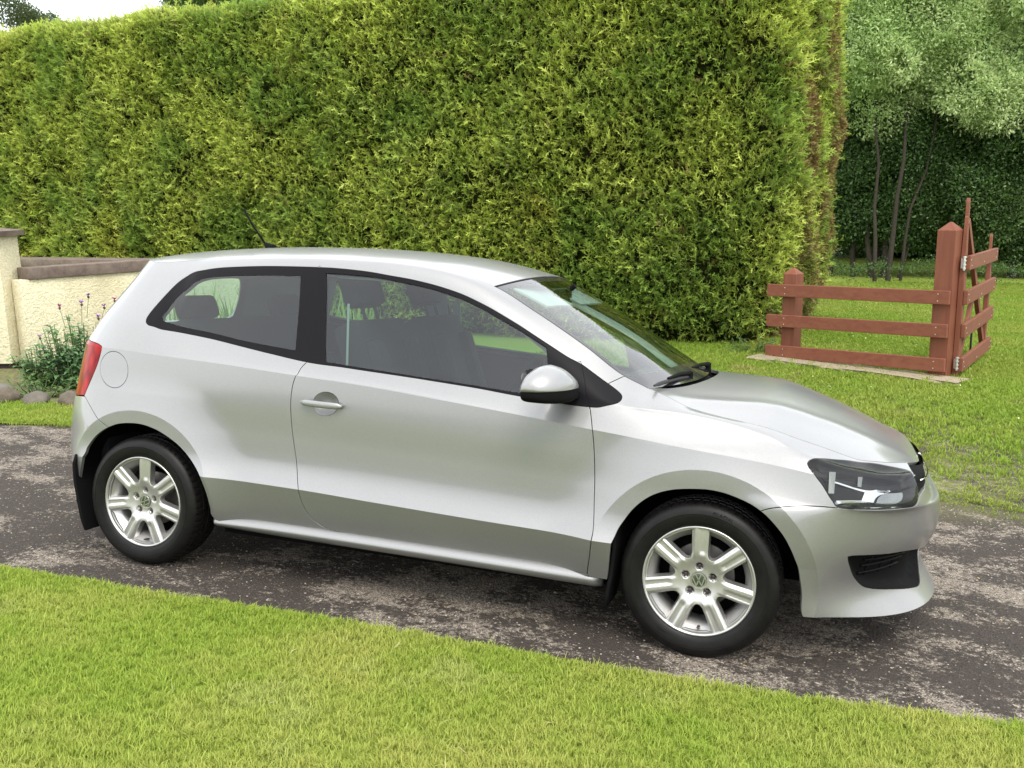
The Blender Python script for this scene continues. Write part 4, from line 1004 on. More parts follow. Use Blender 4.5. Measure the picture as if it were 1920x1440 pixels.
# inner faces of doors and quarter panels follow the body, 5 cm in
for sgn in (1,-1):
    xs=np.linspace(-.84,.84,40); V=[];F=[]
    for x in xs:
        for v in (.05,.3,.55,.66,.728):
            p=body([x],[v])[0]; V.append((p[0],(p[1]+.055+(.02 if v>.7 else 0))*sgn,p[2]))
    for i in range(39):
        for k in range(4): a=i*5+k; F.append((a,a+1,a+6,a+5))
    me=mesh('door_card',V,F,M_CLOTH,cabin,True)
    V=[];F=[]
    for x in np.linspace(-1.62,-.84,14):
        for v in (.56,.62,.68,.728):
            p=body([x],[v])[0]; V.append((p[0],(p[1]+.055)*sgn,p[2]))
    for i in range(13):
        for k in range(3): a=i*4+k; F.append((a,a+1,a+5,a+4))
    mesh('side_trim',V,F,M_CLOTH,cabin,True)
# headlining and pillars (light grey), offset from the roof
V=[];F=[]
xs=np.linspace(-1.45,.30,20); ysn=np.linspace(-.93,.93,13)
for x in xs:
    for a in ysn: w_=float(EW(x)); V.append((x,a*w_,float(roof_z(np.array([x]),np.array([a*w_]))[0])-.03))
for i in range(19):
    for k in range(12): a=i*13+k; F.append((a,a+1,a+14,a+13))
mesh('headlining',V,F,M_GREYIN,cabin,True)
for sg in (-1,1):
    # inner linings: cant rail with both screen pillars, the B pillar, the rear quarter
    V=[];F=[];ss=np.linspace(-1.62,.93,70)
    for q in ss:
        for v,ins in ((.885,.030),(.905,.045),(.95,.050),(1.0,.045),(1.0,.07)):
            p=body([q],[min(v,.999)])[0]; n=body_n([q],[min(v,.999)])[0]; p=p-n*ins-np.array([0,0,.012 if ins>.06 else 0]); V.append((p[0],p[1]*sg,p[2]))
    for i in range(69):
        for k in range(4): a=i*5+k; F.append((a,a+1,a+6,a+5))
    mesh('pillar_lining',V,F,M_GREYIN,cabin,True)
    V=[];F=[]
    for v in np.linspace(.72,.90,8):
        for ds in (-.085,-.02,.045):
            q=body([sb[1][0]+ds],[v])[0]; n=body_n([sb[1][0]+ds],[v])[0]; q=q-n*.035; V.append((q[0],q[1]*sg,q[2]))
    for i in range(7):
        for k in range(2): a=i*3+k; F.append((a,a+1,a+4,a+3))
    mesh('pillar_cover',V,F,M_GREYIN if sg<0 else M_CLOTH,cabin,True)
    V=[];F=[]
    for v in np.linspace(.68,.93,10):
        for q_ in (-1.95,-1.75,-1.55,-1.40,-1.30):
            q=body([q_],[v])[0]; n=body_n([q_],[v])[0]; q=q-n*.05; V.append((q[0],q[1]*sg,q[2]))
    for i in range(9):
        for k in range(4): a=i*5+k; F.append((a,a+1,a+6,a+5))
    mesh('quarter_lining',V,F,M_GREYIN,cabin,True)
def seat(x,y,front=True):
    s=empty('seat',(x,y,.40),cabin) if False else None
    bm=bmesh.new()
    R=Matrix.Rotation(math.radians(-20),4,'Y')
    cushion(bm,(-.25,-.25,.08),(.27,.25,.22),.05,Matrix.Translation((x,y,.40)))
    cushion(bm,(-.09,-.24,0),(.06,.24,.62),.05,Matrix.Translation((x-.22,y,.56))@R)
    cushion(bm,(-.06,-.22,.08),(.09,-.12,.52),.04,Matrix.Translation((x-.20,y,.56))@R); cushion(bm,(-.06,.12,.08),(.09,.22,.52),.04,Matrix.Translation((x-.20,y,.56))@R)
    o=bm_obj('seat',bm,M_CLOTH,cabin,40)
    bm=bmesh.new(); cushion(bm,(-.055,-.13,.68),(.045,.13,.86),.04,Matrix.Translation((x-.22,y,.56))@R)
    for q in (-.06,.06): beam(bm,tuple((Matrix.Translation((x-.22,y+q,.56))@R)@Vector((0,0,.6))),tuple((Matrix.Translation((x-.22,y+q,.56))@R)@Vector((0,0,.7))),.012,.012,(1,0,0),0)
    bm_obj('headrest',bm,M_CLOTH,o,40)
for y in (-.34,.34): seat(.08,y)
bm=bmesh.new(); R=Matrix.Rotation(math.radians(-22),4,'Y')
cushion(bm,(-.25,-.58,.08),(.25,.58,.22),.05,Matrix.Translation((-.82,0,.40))); cushion(bm,(-.07,-.60,0),(.06,.60,.60),.05,Matrix.Translation((-1.02,0,.54))@R)
o=bm_obj('rear_bench',bm,M_CLOTH,cabin,40)
for y in (-.38,.38):
    bm=bmesh.new(); cushion(bm,(-.05,-.12,.60),(.04,.12,.72),.035,Matrix.Translation((-1.02,y,.54))@R); bm_obj('headrest',bm,M_CLOTH,o,40)
bm=bmesh.new(); cushion(bm,(.50,-.66,.70),(.98,.66,.90),.06); cushion(bm,(.46,-.56,.88),(.70,-.14,.955),.035); cushion(bm,(.70,-.66,.84),(1.02,.66,.925),.03); cushion(bm,(.45,-.12,.55),(.72,.12,.90),.04)
bm_obj('dashboard',bm,M_CLOTH,cabin,40)
# steering wheel, on the near side
bm=bmesh.new(); c=Vector((.36,-.34,.86)); Rw=Matrix.Translation(c)@Matrix.Rotation(math.radians(-64),4,'Y')
n=40; pts=[Rw@Vector((.185*math.cos(2*math.pi*i/n),.185*math.sin(2*math.pi*i/n),0)) for i in range(n+1)]
tube(bm,pts,.015,8,False)
for a in (0,180,270): 
    d=Vector((math.sin(math.radians(a)),math.cos(math.radians(a)),0)); beam(bm,tuple(Rw@(d*.04)),tuple(Rw@(d*.18)),.035,.014,tuple((Rw.to_3x3()@Vector((0,0,1)))),.003)
tube(bm,[tuple(Rw@Vector((0,0,.0))),tuple(Rw@Vector((0,0,-.25)))],[.06,.035],12)
bm_obj('steering_wheel',bm,M_PLAST,cabin,40)
bm=bmesh.new(); cushion(bm,(.43,-.11,1.245),(.46,.11,1.315),.012,None); tube(bm,[(.455,0,1.30),(.50,0,1.335)],.012,8); bm_obj('interior_mirror',bm,M_PLAST,cabin,40)
bm=bmesh.new()
for y in (-.27,.27): cushion(bm,(.0,y-.20,-.006),(.17,y+.20,.006),.005,Matrix.Translation((.36,0,1.315))@Matrix.Rotation(math.radians(24),4,'Y'))
bm_obj('sun_visor',bm,M_GREYIN,cabin,40)
# seat belt on the near pillar
bm=bmesh.new(); beam(bm,(-.33,-.60,1.22),(-.30,-.66,.62),  .010,.003,(1,0,0),0); beam(bm,(-.33,.60,1.22),(-.30,.66,.62),.045,.003,(1,0,0),0)
bm_obj('seat_belt',bm,M_GREYIN,cabin)

def split_loose(o):
    """one object per loose piece, same name"""
    bm=bmesh.new(); bm.from_mesh(o.data); bm.verts.ensure_lookup_table(); seen=set(); comps=[]
    for v in bm.verts:
        if v.index in seen: continue
        st=[v]; comp=[]; seen.add(v.index)
        while st:
            q=st.pop(); comp.append(q.index)
            for e in q.link_edges:
                w_=e.other_vert(q)
                if w_.index not in seen: seen.add(w_.index); st.append(w_)
        comps.append(set(comp))
    if len(comps)<2: bm.free(); return
    me0=o.data; base=o.name.split('.')[0]
    for i,c in enumerate(comps):
        b2=bm.copy(); b2.verts.ensure_lookup_table(); bmesh.ops.delete(b2,geom=[v for v in b2.verts if v.index not in c],context='VERTS')
        me=me0.copy(); b2.to_mesh(me); b2.free()
        if i==0: o.data=me
        else:
            q=bpy.data.objects.new(base,me); COL.objects.link(q); q.parent=o.parent; q.location=o.location; q.rotation_euler=o.rotation_euler
    bm.free()
for o in list(bpy.data.objects):
    if o.name.split('.')[0] in ('wheel_housing','sun_visor','seat_belt','rib','louvre'): split_loose(o)
for o in bpy.data.objects:
    if o.name.startswith('tyre_lettering'): o['kind']='stuff'
# ---------------------------------------------------------------- ground heights (the drive falls away from the camera)
def hgt(x, y):
    hp=-(0.03032*x+0.09736*y); sm=lambda a,b,k:.5*(a+b+np.sqrt((a-b)**2+k*k))
    return -sm(-sm(hp,-.2,.12),-.55,.12)
def hz(x,y): return float(hgt(np.float64(x),np.float64(y)))
def grid_sheet(name, poly, step, mat, dz=0., parent=None, skirt=0., kind='structure', zfun=None, far=None):
    poly=np.asarray(poly,float); pl=smooth_poly(poly,True,step) if far is None else smooth_poly(poly,True,far)
    lo=pl.min(0);hi=pl.max(0)
    gx=np.arange(lo[0]+step/2,hi[0],step);gy=np.arange(lo[1]+step/2,hi[1],step)
    g=np.stack(np.meshgrid(gx,gy,indexing='ij'),-1).reshape(-1,2); g=g[inside(g,pl)]; g=thin(g,[(pl,True)],step*.45)
    v,t=cdt(g,[(pl,True)]); c=v[t].mean(1); t=t[inside(c,pl)]
    z=hgt(v[:,0],v[:,1])+dz
    if zfun is not None: z=z+zfun(v[:,0],v[:,1],pl)
    P=np.stack([v[:,0],v[:,1],z],1)
    f=np.cross(P[t[:,1]]-P[t[:,0]],P[t[:,2]]-P[t[:,0]])[:,2]<0; t[f]=t[f][:,::-1]
    o=mesh(name,P,t,mat,parent,True)
    if kind: o['kind']=kind
    return o
near_edge=[(-9,-1.05),(-5,-1.19),(-3.2,-1.19),(-1.66,-1.16),(-.85,-1.14),(-.02,-1.10),(.72,-1.10),(1.28,-1.09),(1.78,-1.05),(2.29,-.98),(3.2,-.86),(5,-.55),(9,.2)]
far_edge=[(9,3.2),(6,2.5),(4.2,2.1),(3.1,1.98),(2.75,2.0),(2.33,2.18),(1.5,2.5),(.4,2.6),(-1,2.35),(-2.5,2.05),(-3.6,1.85),(-4.14,1.72),(-4.62,1.52),(-6,1.2),(-9,.8)]
# materials
def m_soil():
    m=MatB('soil').set(Roughness=.95,Specular_IOR_Level=.1); p=m.pos()
    f=m.noise(2.2,6,.6,p); g=m.noise(26,5,.65,p)
    c=m.mix(f,(.060,.050,.034),(.13,.11,.078)); c=m.mix(m.ramp(g,[(.45,(0,0,0)),(.62,(1,1,1))]),c,(.15,.17,.045)); m.l(c,m.b.inputs['Base Color'])
    m.bump(g,.6,.02); return m.m
def m_turf():
    m=MatB('turf_base').set(Roughness=.95,Specular_IOR_Level=.1); p=m.pos()
    f=m.noise(1.1,5,.6,p); g=m.noise(60,5,.7,p)
    c=m.mix(f,(.13,.20,.030),(.20,.24,.050)); c=m.mix(m.ramp(g,[(.35,(0,0,0)),(.7,(1,1,1))]),c,(.22,.29,.05)); m.l(c,m.b.inputs['Base Color'])
    m.bump(g,.7,.02); return m.m
def m_drive():
    m=MatB('weathered_asphalt').set(Roughness=.88,Specular_IOR_Level=.25); p=m.pos()
    warp=m.mapv(p,(1,1,1),(0,0,.25)); v=m.mapv(warp,(.95,1.25,1))
    big=m.noise(1.1,4,.62,v,.5); med=m.noise(4.2,7,.74,v,.35); fin=m.noise(42,6,.75,p); gr=m.noise(170,3,.7,p)
    vor=m.n('ShaderNodeTexVoronoi',{'Scale':95.}); m.l(p,vor.inputs['Vector'])
    # lichen where the slow noises agree, broken up by the fine ones
    a=m.math('ADD',m.math('MULTIPLY',big,.75),m.math('MULTIPLY',med,.85)); a=m.math('ADD',a,m.math('MULTIPLY',fin,.62))
    msk=m.ramp(a,[(1.045/2.1*1.0,(0,0,0)),(1.15/2.1,(1,1,1))]) if False else None
    b=m.math('SUBTRACT',a,1.095); k=m.math('MULTIPLY',b,11.0); kk=m.n('ShaderNodeClamp'); m.l(k,kk.inputs[0]); lich=kk.outputs[0]
    dark=m.ramp(fin,[(.3,(.017,.0125,.010)),(.7,(.052,.040,.032))]); dark=m.mix(m.math('MULTIPLY',gr,.45),dark,(.065,.058,.052))
    pale=m.ramp(fin,[(.32,(.15,.12,.095)),(.50,(.32,.275,.22)),(.68,(.50,.44,.36))]); 
    pk=m.mix(m.ramp(gr,[(.42,(0,0,0)),(.60,(1,1,1))]),(.06,.05,.042),pale)
    sc=m.mix(m.math('MULTIPLY',lich,.92),dark,pk)
    # green moss towards the back verge
    mo=m.noise(3.1,6,.7,p); sx=m.n('ShaderNodeSeparateXYZ'); m.l(p,sx.inputs[0]); yb=m.n('ShaderNodeMapRange',{'From Min':1.5,'From Max':2.4}); m.l(sx.outputs['Y'],yb.inputs[0])
    mm=m.math('MULTIPLY',yb.outputs[0],m.ramp(mo,[(.45,(0,0,0)),(.6,(1,1,1))])); sc=m.mix(m.math('MULTIPLY',mm,.65),sc,(.17,.175,.055))
    m.l(sc,m.b.inputs['Base Color'])
    h=m.math('ADD',m.math('MULTIPLY',fin,.8),m.math('MULTIPLY',vor.outputs['Distance'],.6)); h=m.math('ADD',h,m.math('MULTIPLY',lich,.25))
    m.bump(h,.9,.010); return m.m
M_SOIL=m_soil(); M_TURF=m_turf(); M_DRIVE=m_drive()
# ground: soil sheet out to the horizon, finer near the car
def ringgrid(a,b,n,p=2.2):
    t=np.linspace(-1,1,n); return np.sign(t)*np.abs(t)**p*(b-a)/2
gx=np.concatenate([[-400,-200,-120,-80,-60,-45,-35,-28,-22,-18],np.arange(-15,16,.5),[18,22,28,35,45,60,80,120,200,400]])
gy=gx.copy(); V=[];F=[]
for x in gx:
    for y in gy: V.append((x,y,hz(x,y)-.012))
n=len(gy)
for i in range(len(gx)-1):
    for j in range(n-1): F.append((i*n+j,(i+1)*n+j,(i+1)*n+j+1,i*n+j+1))
ground=mesh('ground',V,F,M_TURF,None,True); ground['kind']='structure'
drive=grid_sheet('driveway',[(x,y-.12) for x,y in near_edge]+[(x,y+(3.4 if 1.4<x<8 else .35)) for x,y in far_edge],.16,M_DRIVE,.0)
# ---------------------------------------------------------------- scattering
TEMPL=bpy.data.collections.new('leaf_shapes')          # not linked to the scene
def template_coll(name, objs):
    c=bpy.data.collections.new(name)
    for o in objs: c.objects.link(o)
    return c
def tmesh(name,V,F,mat):
    me=bpy.data.meshes.new(name); me.from_pydata([tuple(map(float,v)) for v in V],[],[tuple(f) for f in F]); me.update(); me.materials.append(mat)
    me.polygons.foreach_set('use_smooth',[True]*len(me.polygons)); return bpy.data.objects.new(name,me)
def scatter(o, coll, density, smin, smax, up=0., jitter=.5, seed=1, keep=True, attr=None, nz=1., sink=0.):
    g=bpy.data.node_groups.new('scatter','GeometryNodeTree')
    g.interface.new_socket('Geometry',in_out='INPUT',socket_type='NodeSocketGeometry'); g.interface.new_socket('Geometry',in_out='OUTPUT',socket_type='NodeSocketGeometry')
    N=g.nodes.new; K=g.links.new; gi=N('NodeGroupInput'); go=N('NodeGroupOutput')
    d=N('GeometryNodeDistributePointsOnFaces'); d.inputs['Density'].default_value=density; d.inputs['Seed'].default_value=seed
    K(gi.outputs[0],d.inputs['Mesh'])
    if attr:
        a=N('GeometryNodeInputNamedAttribute'); a.data_type='FLOAT'; a.inputs['Name'].default_value=attr
        mu=N('ShaderNodeMath'); mu.operation='MULTIPLY'; mu.inputs[1].default_value=density; K(a.outputs[0],mu.inputs[0]); K(mu.outputs[0],d.inputs['Density'])
    rv=N('FunctionNodeRandomValue'); rv.data_type='FLOAT_VECTOR'; rv.inputs[0].default_value=(-jitter,)*3; rv.inputs[1].default_value=(jitter,)*3; rv.inputs['Seed'].default_value=seed+11
    sc=N('ShaderNodeVectorMath'); sc.operation='SCALE'; sc.inputs['Scale'].default_value=nz; K(d.outputs['Normal'],sc.inputs[0])
    ad=N('ShaderNodeVectorMath'); ad.operation='ADD'; K(sc.outputs[0],ad.inputs[0]); K(rv.outputs[0],ad.inputs[1])
    ad2=N('ShaderNodeVectorMath'); ad2.operation='ADD'; K(ad.outputs[0],ad2.inputs[0]); ad2.inputs[1].default_value=(0,0,up)
    al=N('FunctionNodeAlignRotationToVector'); al.axis='Z'; K(ad2.outputs[0],al.inputs['Vector'])
    rz=N('FunctionNodeRandomValue'); rz.data_type='FLOAT'; rz.inputs[2].default_value=0; rz.inputs[3].default_value=6.2832; rz.inputs['Seed'].default_value=seed+23
    cx=N('ShaderNodeCombineXYZ'); K(rz.outputs[1],cx.inputs['Z'])
    er=N('FunctionNodeEulerToRotation'); K(cx.outputs[0],er.inputs[0])
    rr=N('FunctionNodeRotateRotation'); rr.rotation_space='LOCAL'; K(al.outputs[0],rr.inputs[0]); K(er.outputs[0],rr.inputs[1])
    rs=N('FunctionNodeRandomValue'); rs.data_type='FLOAT'; rs.inputs[2].default_value=smin; rs.inputs[3].default_value=smax; rs.inputs['Seed'].default_value=seed+31
    ci=N('GeometryNodeCollectionInfo'); ci.inputs[0].default_value=coll; ci.inputs['Separate Children'].default_value=True; ci.inputs['Reset Children'].default_value=True
    ip=N('GeometryNodeInstanceOnPoints'); pts_=d.outputs[0]
    if sink:
        sp_=N('GeometryNodeSetPosition'); K(d.outputs[0],sp_.inputs['Geometry']); rk=N('FunctionNodeRandomValue'); rk.data_type='FLOAT'; rk.inputs[2].default_value=-sink; rk.inputs[3].default_value=.02; rk.inputs['Seed'].default_value=seed+41
        vs_=N('ShaderNodeVectorMath'); vs_.operation='SCALE'; K(d.outputs['Normal'],vs_.inputs[0]); K(rk.outputs[1],vs_.inputs['Scale']); K(vs_.outputs[0],sp_.inputs['Offset']); pts_=sp_.outputs[0]
    K(pts_,ip.inputs['Points']); K(ci.outputs[0],ip.inputs['Instance']); ip.inputs['Pick Instance'].default_value=True
    K(rr.outputs[0],ip.inputs['Rotation']); K(rs.outputs[1],ip.inputs['Scale'])
    if keep:
        j=N('GeometryNodeJoinGeometry'); K(gi.outputs[0],j.inputs[0]); K(ip.outputs[0],j.inputs[0]); K(j.outputs[0],go.inputs[0])
    else: K(ip.outputs[0],go.inputs[0])
    md=o.modifiers.new('scatter','NODES'); md.node_group=g
def set_attr(o,name,vals):
    a=o.data.attributes.new(name,'FLOAT','POINT'); a.data.foreach_set('value',np.asarray(vals,np.float32))
def m_leaf(name,c0,c1,c2,trans=.35,zr=None,rough=.5,patch=None,psc=.6,spec=.25):
    """leaf: colour varies leaf by leaf and in slow patches over the plant; zr: young tips over a base darkened for inner shade"""
    m=MatB(name); t=m.t; b=m.b; b.inputs['Roughness'].default_value=rough; b.inputs['Specular IOR Level'].default_value=spec
    r=m.rand(); col=m.mix(r,c0,c1)
    col=m.mix(m.ramp(m.noise(psc,4,.6,m.pos()),[(.42,(0,0,0)),(.62,(1,1,1))]),col,c2)
    if patch: col=m.mix(m.ramp(m.noise(patch[1],3,.6,m.pos()),[(patch[2],(0,0,0)),(patch[2]+.08,(1,1,1))]),col,patch[0])
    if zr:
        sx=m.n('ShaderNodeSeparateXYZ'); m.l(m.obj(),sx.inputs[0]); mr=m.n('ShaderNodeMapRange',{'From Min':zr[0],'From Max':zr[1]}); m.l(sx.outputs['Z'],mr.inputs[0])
        col=m.mix(mr.outputs[0],m.mix(.72,col,zr[2]),col)  # base colour darkened to stand for shade inside the foliage
    m.l(col,b.inputs['Base Color'])
    tr=m.n('ShaderNodeBsdfTranslucent'); m.l(col,tr.inputs[0]); mx=m.n('ShaderNodeMixShader'); mx.inputs[0].default_value=trans
    m.l(b.outputs[0],mx.inputs[1]); m.l(tr.outputs[0],mx.inputs[2]); m.l(mx.outputs[0],m.out.inputs[0]); return m.m
# grass tufts
def tuft(name,mat,nb,h,w,spread,seed,lean=.5):
    r=np.random.default_rng(seed); V=[];F=[]
    for i in range(nb):
        a=r.uniform(0,6.283); rad=spread*math.sqrt(r.uniform()); x0,y0=rad*math.cos(a),rad*math.sin(a); hh=h*r.uniform(.5,1.15); b=r.uniform(0,6.283); ln=lean*r.uniform(.15,1)*hh
        d=np.array([math.cos(b),math.sin(b)]); s=np.array([-d[1],d[0]])*w*r.uniform(.7,1.2)/2; k=len(V)
        p0=np.array([x0,y0]); p1=p0+d*ln*.3; p2=p0+d*ln
        V+=[(*(p0-s),0),(*(p0+s),0),(*(p1+s*.85),hh*.55),(*(p1-s*.85),hh*.55),(*p2,hh*(1-.25*ln/hh))]; F+=[(k,k+1,k+2,k+3),(k+3,k+2,k+4)]
    return tmesh(name,V,F,mat)
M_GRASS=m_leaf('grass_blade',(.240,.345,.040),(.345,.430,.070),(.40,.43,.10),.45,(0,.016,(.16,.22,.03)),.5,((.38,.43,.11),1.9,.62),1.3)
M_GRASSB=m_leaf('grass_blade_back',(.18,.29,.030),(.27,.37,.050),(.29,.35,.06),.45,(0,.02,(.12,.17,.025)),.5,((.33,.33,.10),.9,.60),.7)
M_GRASSD=m_leaf('dry_blade',(.55,.50,.25),(.42,.43,.17),(.55,.50,.28),.3,None,.6)
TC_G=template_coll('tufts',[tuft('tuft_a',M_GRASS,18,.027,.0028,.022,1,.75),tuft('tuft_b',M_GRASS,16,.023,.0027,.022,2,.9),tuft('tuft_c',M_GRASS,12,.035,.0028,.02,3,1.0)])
TC_GB=template_coll('tufts_back',[tuft('tuft_d',M_GRASSB,14,.040,.007,.05,4,.8),tuft('tuft_e',M_GRASSB,12,.032,.007,.05,5,.9)])
TC_D=template_coll('dry_straws',[tuft('straw_a',M_GRASSD,1,.06,.003,.005,6,1.5),tuft('straw_b',M_GRASSD,2,.05,.003,.01,7,1.6)])
lawn_poly=near_edge+[(9,-9),(-9,-9)]
def edge_lip(x,y,pl):
    return np.zeros_like(x)
front=grid_sheet('front_lawn',near_edge+[(9,-14),(-9,-14)],.25,M_TURF,.030,None,kind=None,far=.25)
front['kind']='structure'
gf=grid_sheet('grass',[(-3.1,-1.215),(-1.66,-1.165),(-.85,-1.145),(-.02,-1.105),(.72,-1.105),(1.28,-1.095),(1.78,-1.055),(2.29,-.985),(3.2,-.87),(3.2,-3.0),(-3.1,-3.0)],.12,M_TURF,.031,None,kind='stuff')
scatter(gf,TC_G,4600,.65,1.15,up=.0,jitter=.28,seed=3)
tag(gf,'short mown green lawn with yellowish patches in front of the car','grass',kind='stuff')
strw=grid_sheet('dry_grass_stalks',[(-2.2,-1.3),(2.6,-1.2),(2.8,-2.9),(-2.2,-2.9)],.5,M_TURF,.029,None,kind='stuff')
scatter(strw,TC_D,26,.6,1.2,jitter=1.3,nz=.6,seed=9)
tag(strw,'scattered pale dry stalks lying in the front lawn','dry grass',kind='stuff')
# rough edge of the lawn hanging over the drive
rgh=grid_sheet('lawn_edge_grass',[(x,y+.02) for x,y in near_edge[2:11]]+[(x,y-.035) for x,y in near_edge[2:11]][::-1],.05,M_TURF,.012,None,kind='stuff')
scatter(rgh,TC_G,3800,.7,1.35,jitter=.55,seed=5)
tag(rgh,'ragged grass fringe along the near edge of the driveway','grass',kind='stuff')
# verge and back lawns
verge=grid_sheet('verge_grass',[(-9,.83),(-6,1.23),(-4.62,1.55),(-4.14,1.75),(-3.6,1.88),(-2.5,2.08),(-1,2.38),(.4,2.63),(1.0,2.65),(.6,4.4),(-1.5,3.9),(-3.6,3.1),(-4.83,2.52),(-5.2,2.42),(-5.6,2.25),(-9,1.9)],.14,M_TURF,.012,None,kind='stuff')
scatter(verge,TC_GB,900,.6,1.1,jitter=.3,seed=7)
tag(verge,'strip of mown grass between the driveway and the stone-edged flower bed','grass',kind='stuff')
back=grid_sheet('back_lawn_grass',[(.9,2.62),(1.5,2.52),(2.33,2.2),(2.75,2.02),(3.1,2.0),(4.2,2.12),(6,2.52),(9,3.3),(11,10),(10,17.6),(5.5,17.2),(3.4,17.2),(.9,17.0),(.9,12),(.5,8.8),(.2,8.1),(-1.2,8.0),(-2.2,6.0),(-1.2,4.2),(.2,2.72)],.22,M_SOIL,.008,None,kind='stuff')
xy=np.empty(len(back.data.vertices)*3); back.data.vertices.foreach_get('co',xy); xy=xy.reshape(-1,3)
def n2(x,y,s,seed=0):
    return (np.sin(x*s*1.3+seed)+np.sin(y*s*1.7+1.3*seed+np.sin(x*s*.7))+np.sin((x+y)*s*.9+2.1*seed)+np.sin((x-1.6*y)*s*2.3+seed))/4
wear=np.clip((xy[:,1]-2.6)/3.2,0,1)**.8       # thin on the stony margin of the drive
dens=np.clip(wear*1.25+.38*n2(xy[:,0],xy[:,1],5.1,1)+.25*n2(xy[:,0],xy[:,1],11,4)-.02,0.0,1)
dens=np.where(xy[:,1]<2.5,dens*.55,dens); set_attr(back,'dens',np.where(xy[:,1]>6.0,1.,dens))
scatter(back,TC_GB,820,.7,1.35,jitter=.35,seed=8,attr='dens',keep=False)
tag(back,'bright green lawn behind the fence, thin and patchy near the driveway','grass',kind='stuff')
fr_=grid_sheet('verge_edge_grass',[(x,y-.05) for x,y in far_edge[2:]]+[(x,y+.10) for x,y in far_edge[2:]][::-1],.06,M_SOIL,.006,None,kind='stuff')
v_=np.empty(len(fr_.data.vertices)*3); fr_.data.vertices.foreach_get('co',v_); v_=v_.reshape(-1,3); set_attr(fr_,'dens',np.clip(.45+.9*n2(v_[:,0],v_[:,1],7,2),0,1))
scatter(fr_,TC_GB,900,.5,1.0,jitter=.5,seed=6,attr='dens',keep=False); tag(fr_,'uneven grass fringe along the far edge of the driveway','grass',kind='stuff')
def scrap(name,seed,mat):
    r=np.random.default_rng(seed); V=[(0,-.5,0),(.35,-.1,.12),(.3,.35,.05),(0,.6,.1),(-.3,.3,.0),(-.35,-.1,.14)]; return tmesh(name,[(a*r.uniform(.7,1.2),b*r.uniform(.8,1.2),c) for a,b,c in V],[(0,1,2,3),(0,3,4,5)],mat)
def m_scrap():
    m=MatB('fallen_leaf').set(Roughness=.8); m.l(m.ramp(m.rand(),[(0,(.10,.05,.02)),(.5,(.28,.19,.08)),(1,(.42,.36,.16))]),m.b.inputs['Base Color']); return m.m
TC_S=template_coll('leaf_scraps',[scrap('scrap_a',1,m_scrap()),scrap('scrap_b',2,m_scrap())])
for nm,pl,dn,lb in (('fallen_leaf_scraps',[(-2.2,-1.3),(2.6,-1.2),(2.8,-2.9),(-2.2,-2.9)],9,'tiny brown leaf scraps lying in the front lawn'),('leaf_scraps',[(-4.6,-1.0),(3.2,-.8),(3.4,1.8),(-4.4,1.3)],16,'bits of dry leaf and straw lying on the driveway')):
    q=grid_sheet(nm,pl,.5,M_TURF,.038 if dn<10 else .003,None,kind='stuff'); scatter(q,TC_S,dn,.006,.016,jitter=.5,seed=dn,keep=False); tag(q,lb,'leaf litter',kind='stuff')
# loose grit on the drive
def pebble(name,seed,mat):
    r=np.random.default_rng(seed); bm=bmesh.new(); bmesh.ops.create_icosphere(bm,subdivisions=1,radius=1.)
    for v in bm.verts: v.co=Vector(v.co)*r.uniform(.75,1.15); v.co.z*=.6
    me=bpy.data.meshes.new(name); bm.to_mesh(me); bm.free(); me.materials.append(mat); return bpy.data.objects.new(name,me)
def m_grit():
    m=MatB('grit').set(Roughness=.85,Specular_IOR_Level=.2); m.l(m.ramp(m.rand(),[(0,(.03,.026,.024)),(.45,(.09,.078,.066)),(.75,(.20,.17,.14)),(1,(.36,.33,.28))]),m.b.inputs['Base Color']); return m.m
M_GRIT=m_grit(); TC_P=template_coll('grit_stones',[pebble('grit_a',1,M_GRIT),pebble('grit_b',2,M_GRIT),pebble('grit_c',3,M_GRIT)])
grit=grid_sheet('grit',[(-5,-1.15),(-1.6,-1.12),(0,-1.08),(1.78,-1.02),(3.4,-.8),(4.2,1.9),(3.1,1.9),(2.3,2.1),(.4,2.4),(-4.1,1.6),(-5,1.2)],.4,M_DRIVE,.0,None,kind='stuff')
scatter(grit,TC_P,950,.0012,.0058,jitter=.3,seed=12,keep=False)
tag(grit,'fine loose grit lying on the worn asphalt drive','grit',kind='stuff')
yl=grid_sheet('moss_tufts',[(2.0,2.3),(2.75,1.7),(3.6,1.3),(4.4,1.6),(4.6,2.6),(3,3.3),(2.2,3.3)],.3,M_DRIVE,-.004,None,kind='stuff')
scatter(yl,TC_GB,330,.35,.8,jitter=.5,seed=14,keep=False); tag(yl,'sparse yellow-green tufts growing through the edge of the asphalt','moss',kind='stuff')
# daisies / clover heads in the back lawn
def m_flow():
    m=MatB('daisy_white').set(Roughness=.7); m.l(m.ramp(m.rand(),[(0,(.75,.75,.68)),(.7,(.7,.66,.30)),(1,(.8,.8,.78))]),m.b.inputs['Base Color']); return m.m
TC_F=template_coll('daisies',[pebble('daisy',5,m_flow())])
da=grid_sheet('daisies',[(1.2,5),(3.2,4.4),(5.5,6),(6,14),(3,16.5),(1.8,12)],.6,M_TURF,.045,None,kind='stuff')
scatter(da,TC_F,2.2,.005,.010,seed=15,keep=False); tag(da,'tiny white and yellow flower heads dotted over the back lawn','daisies',kind='stuff')
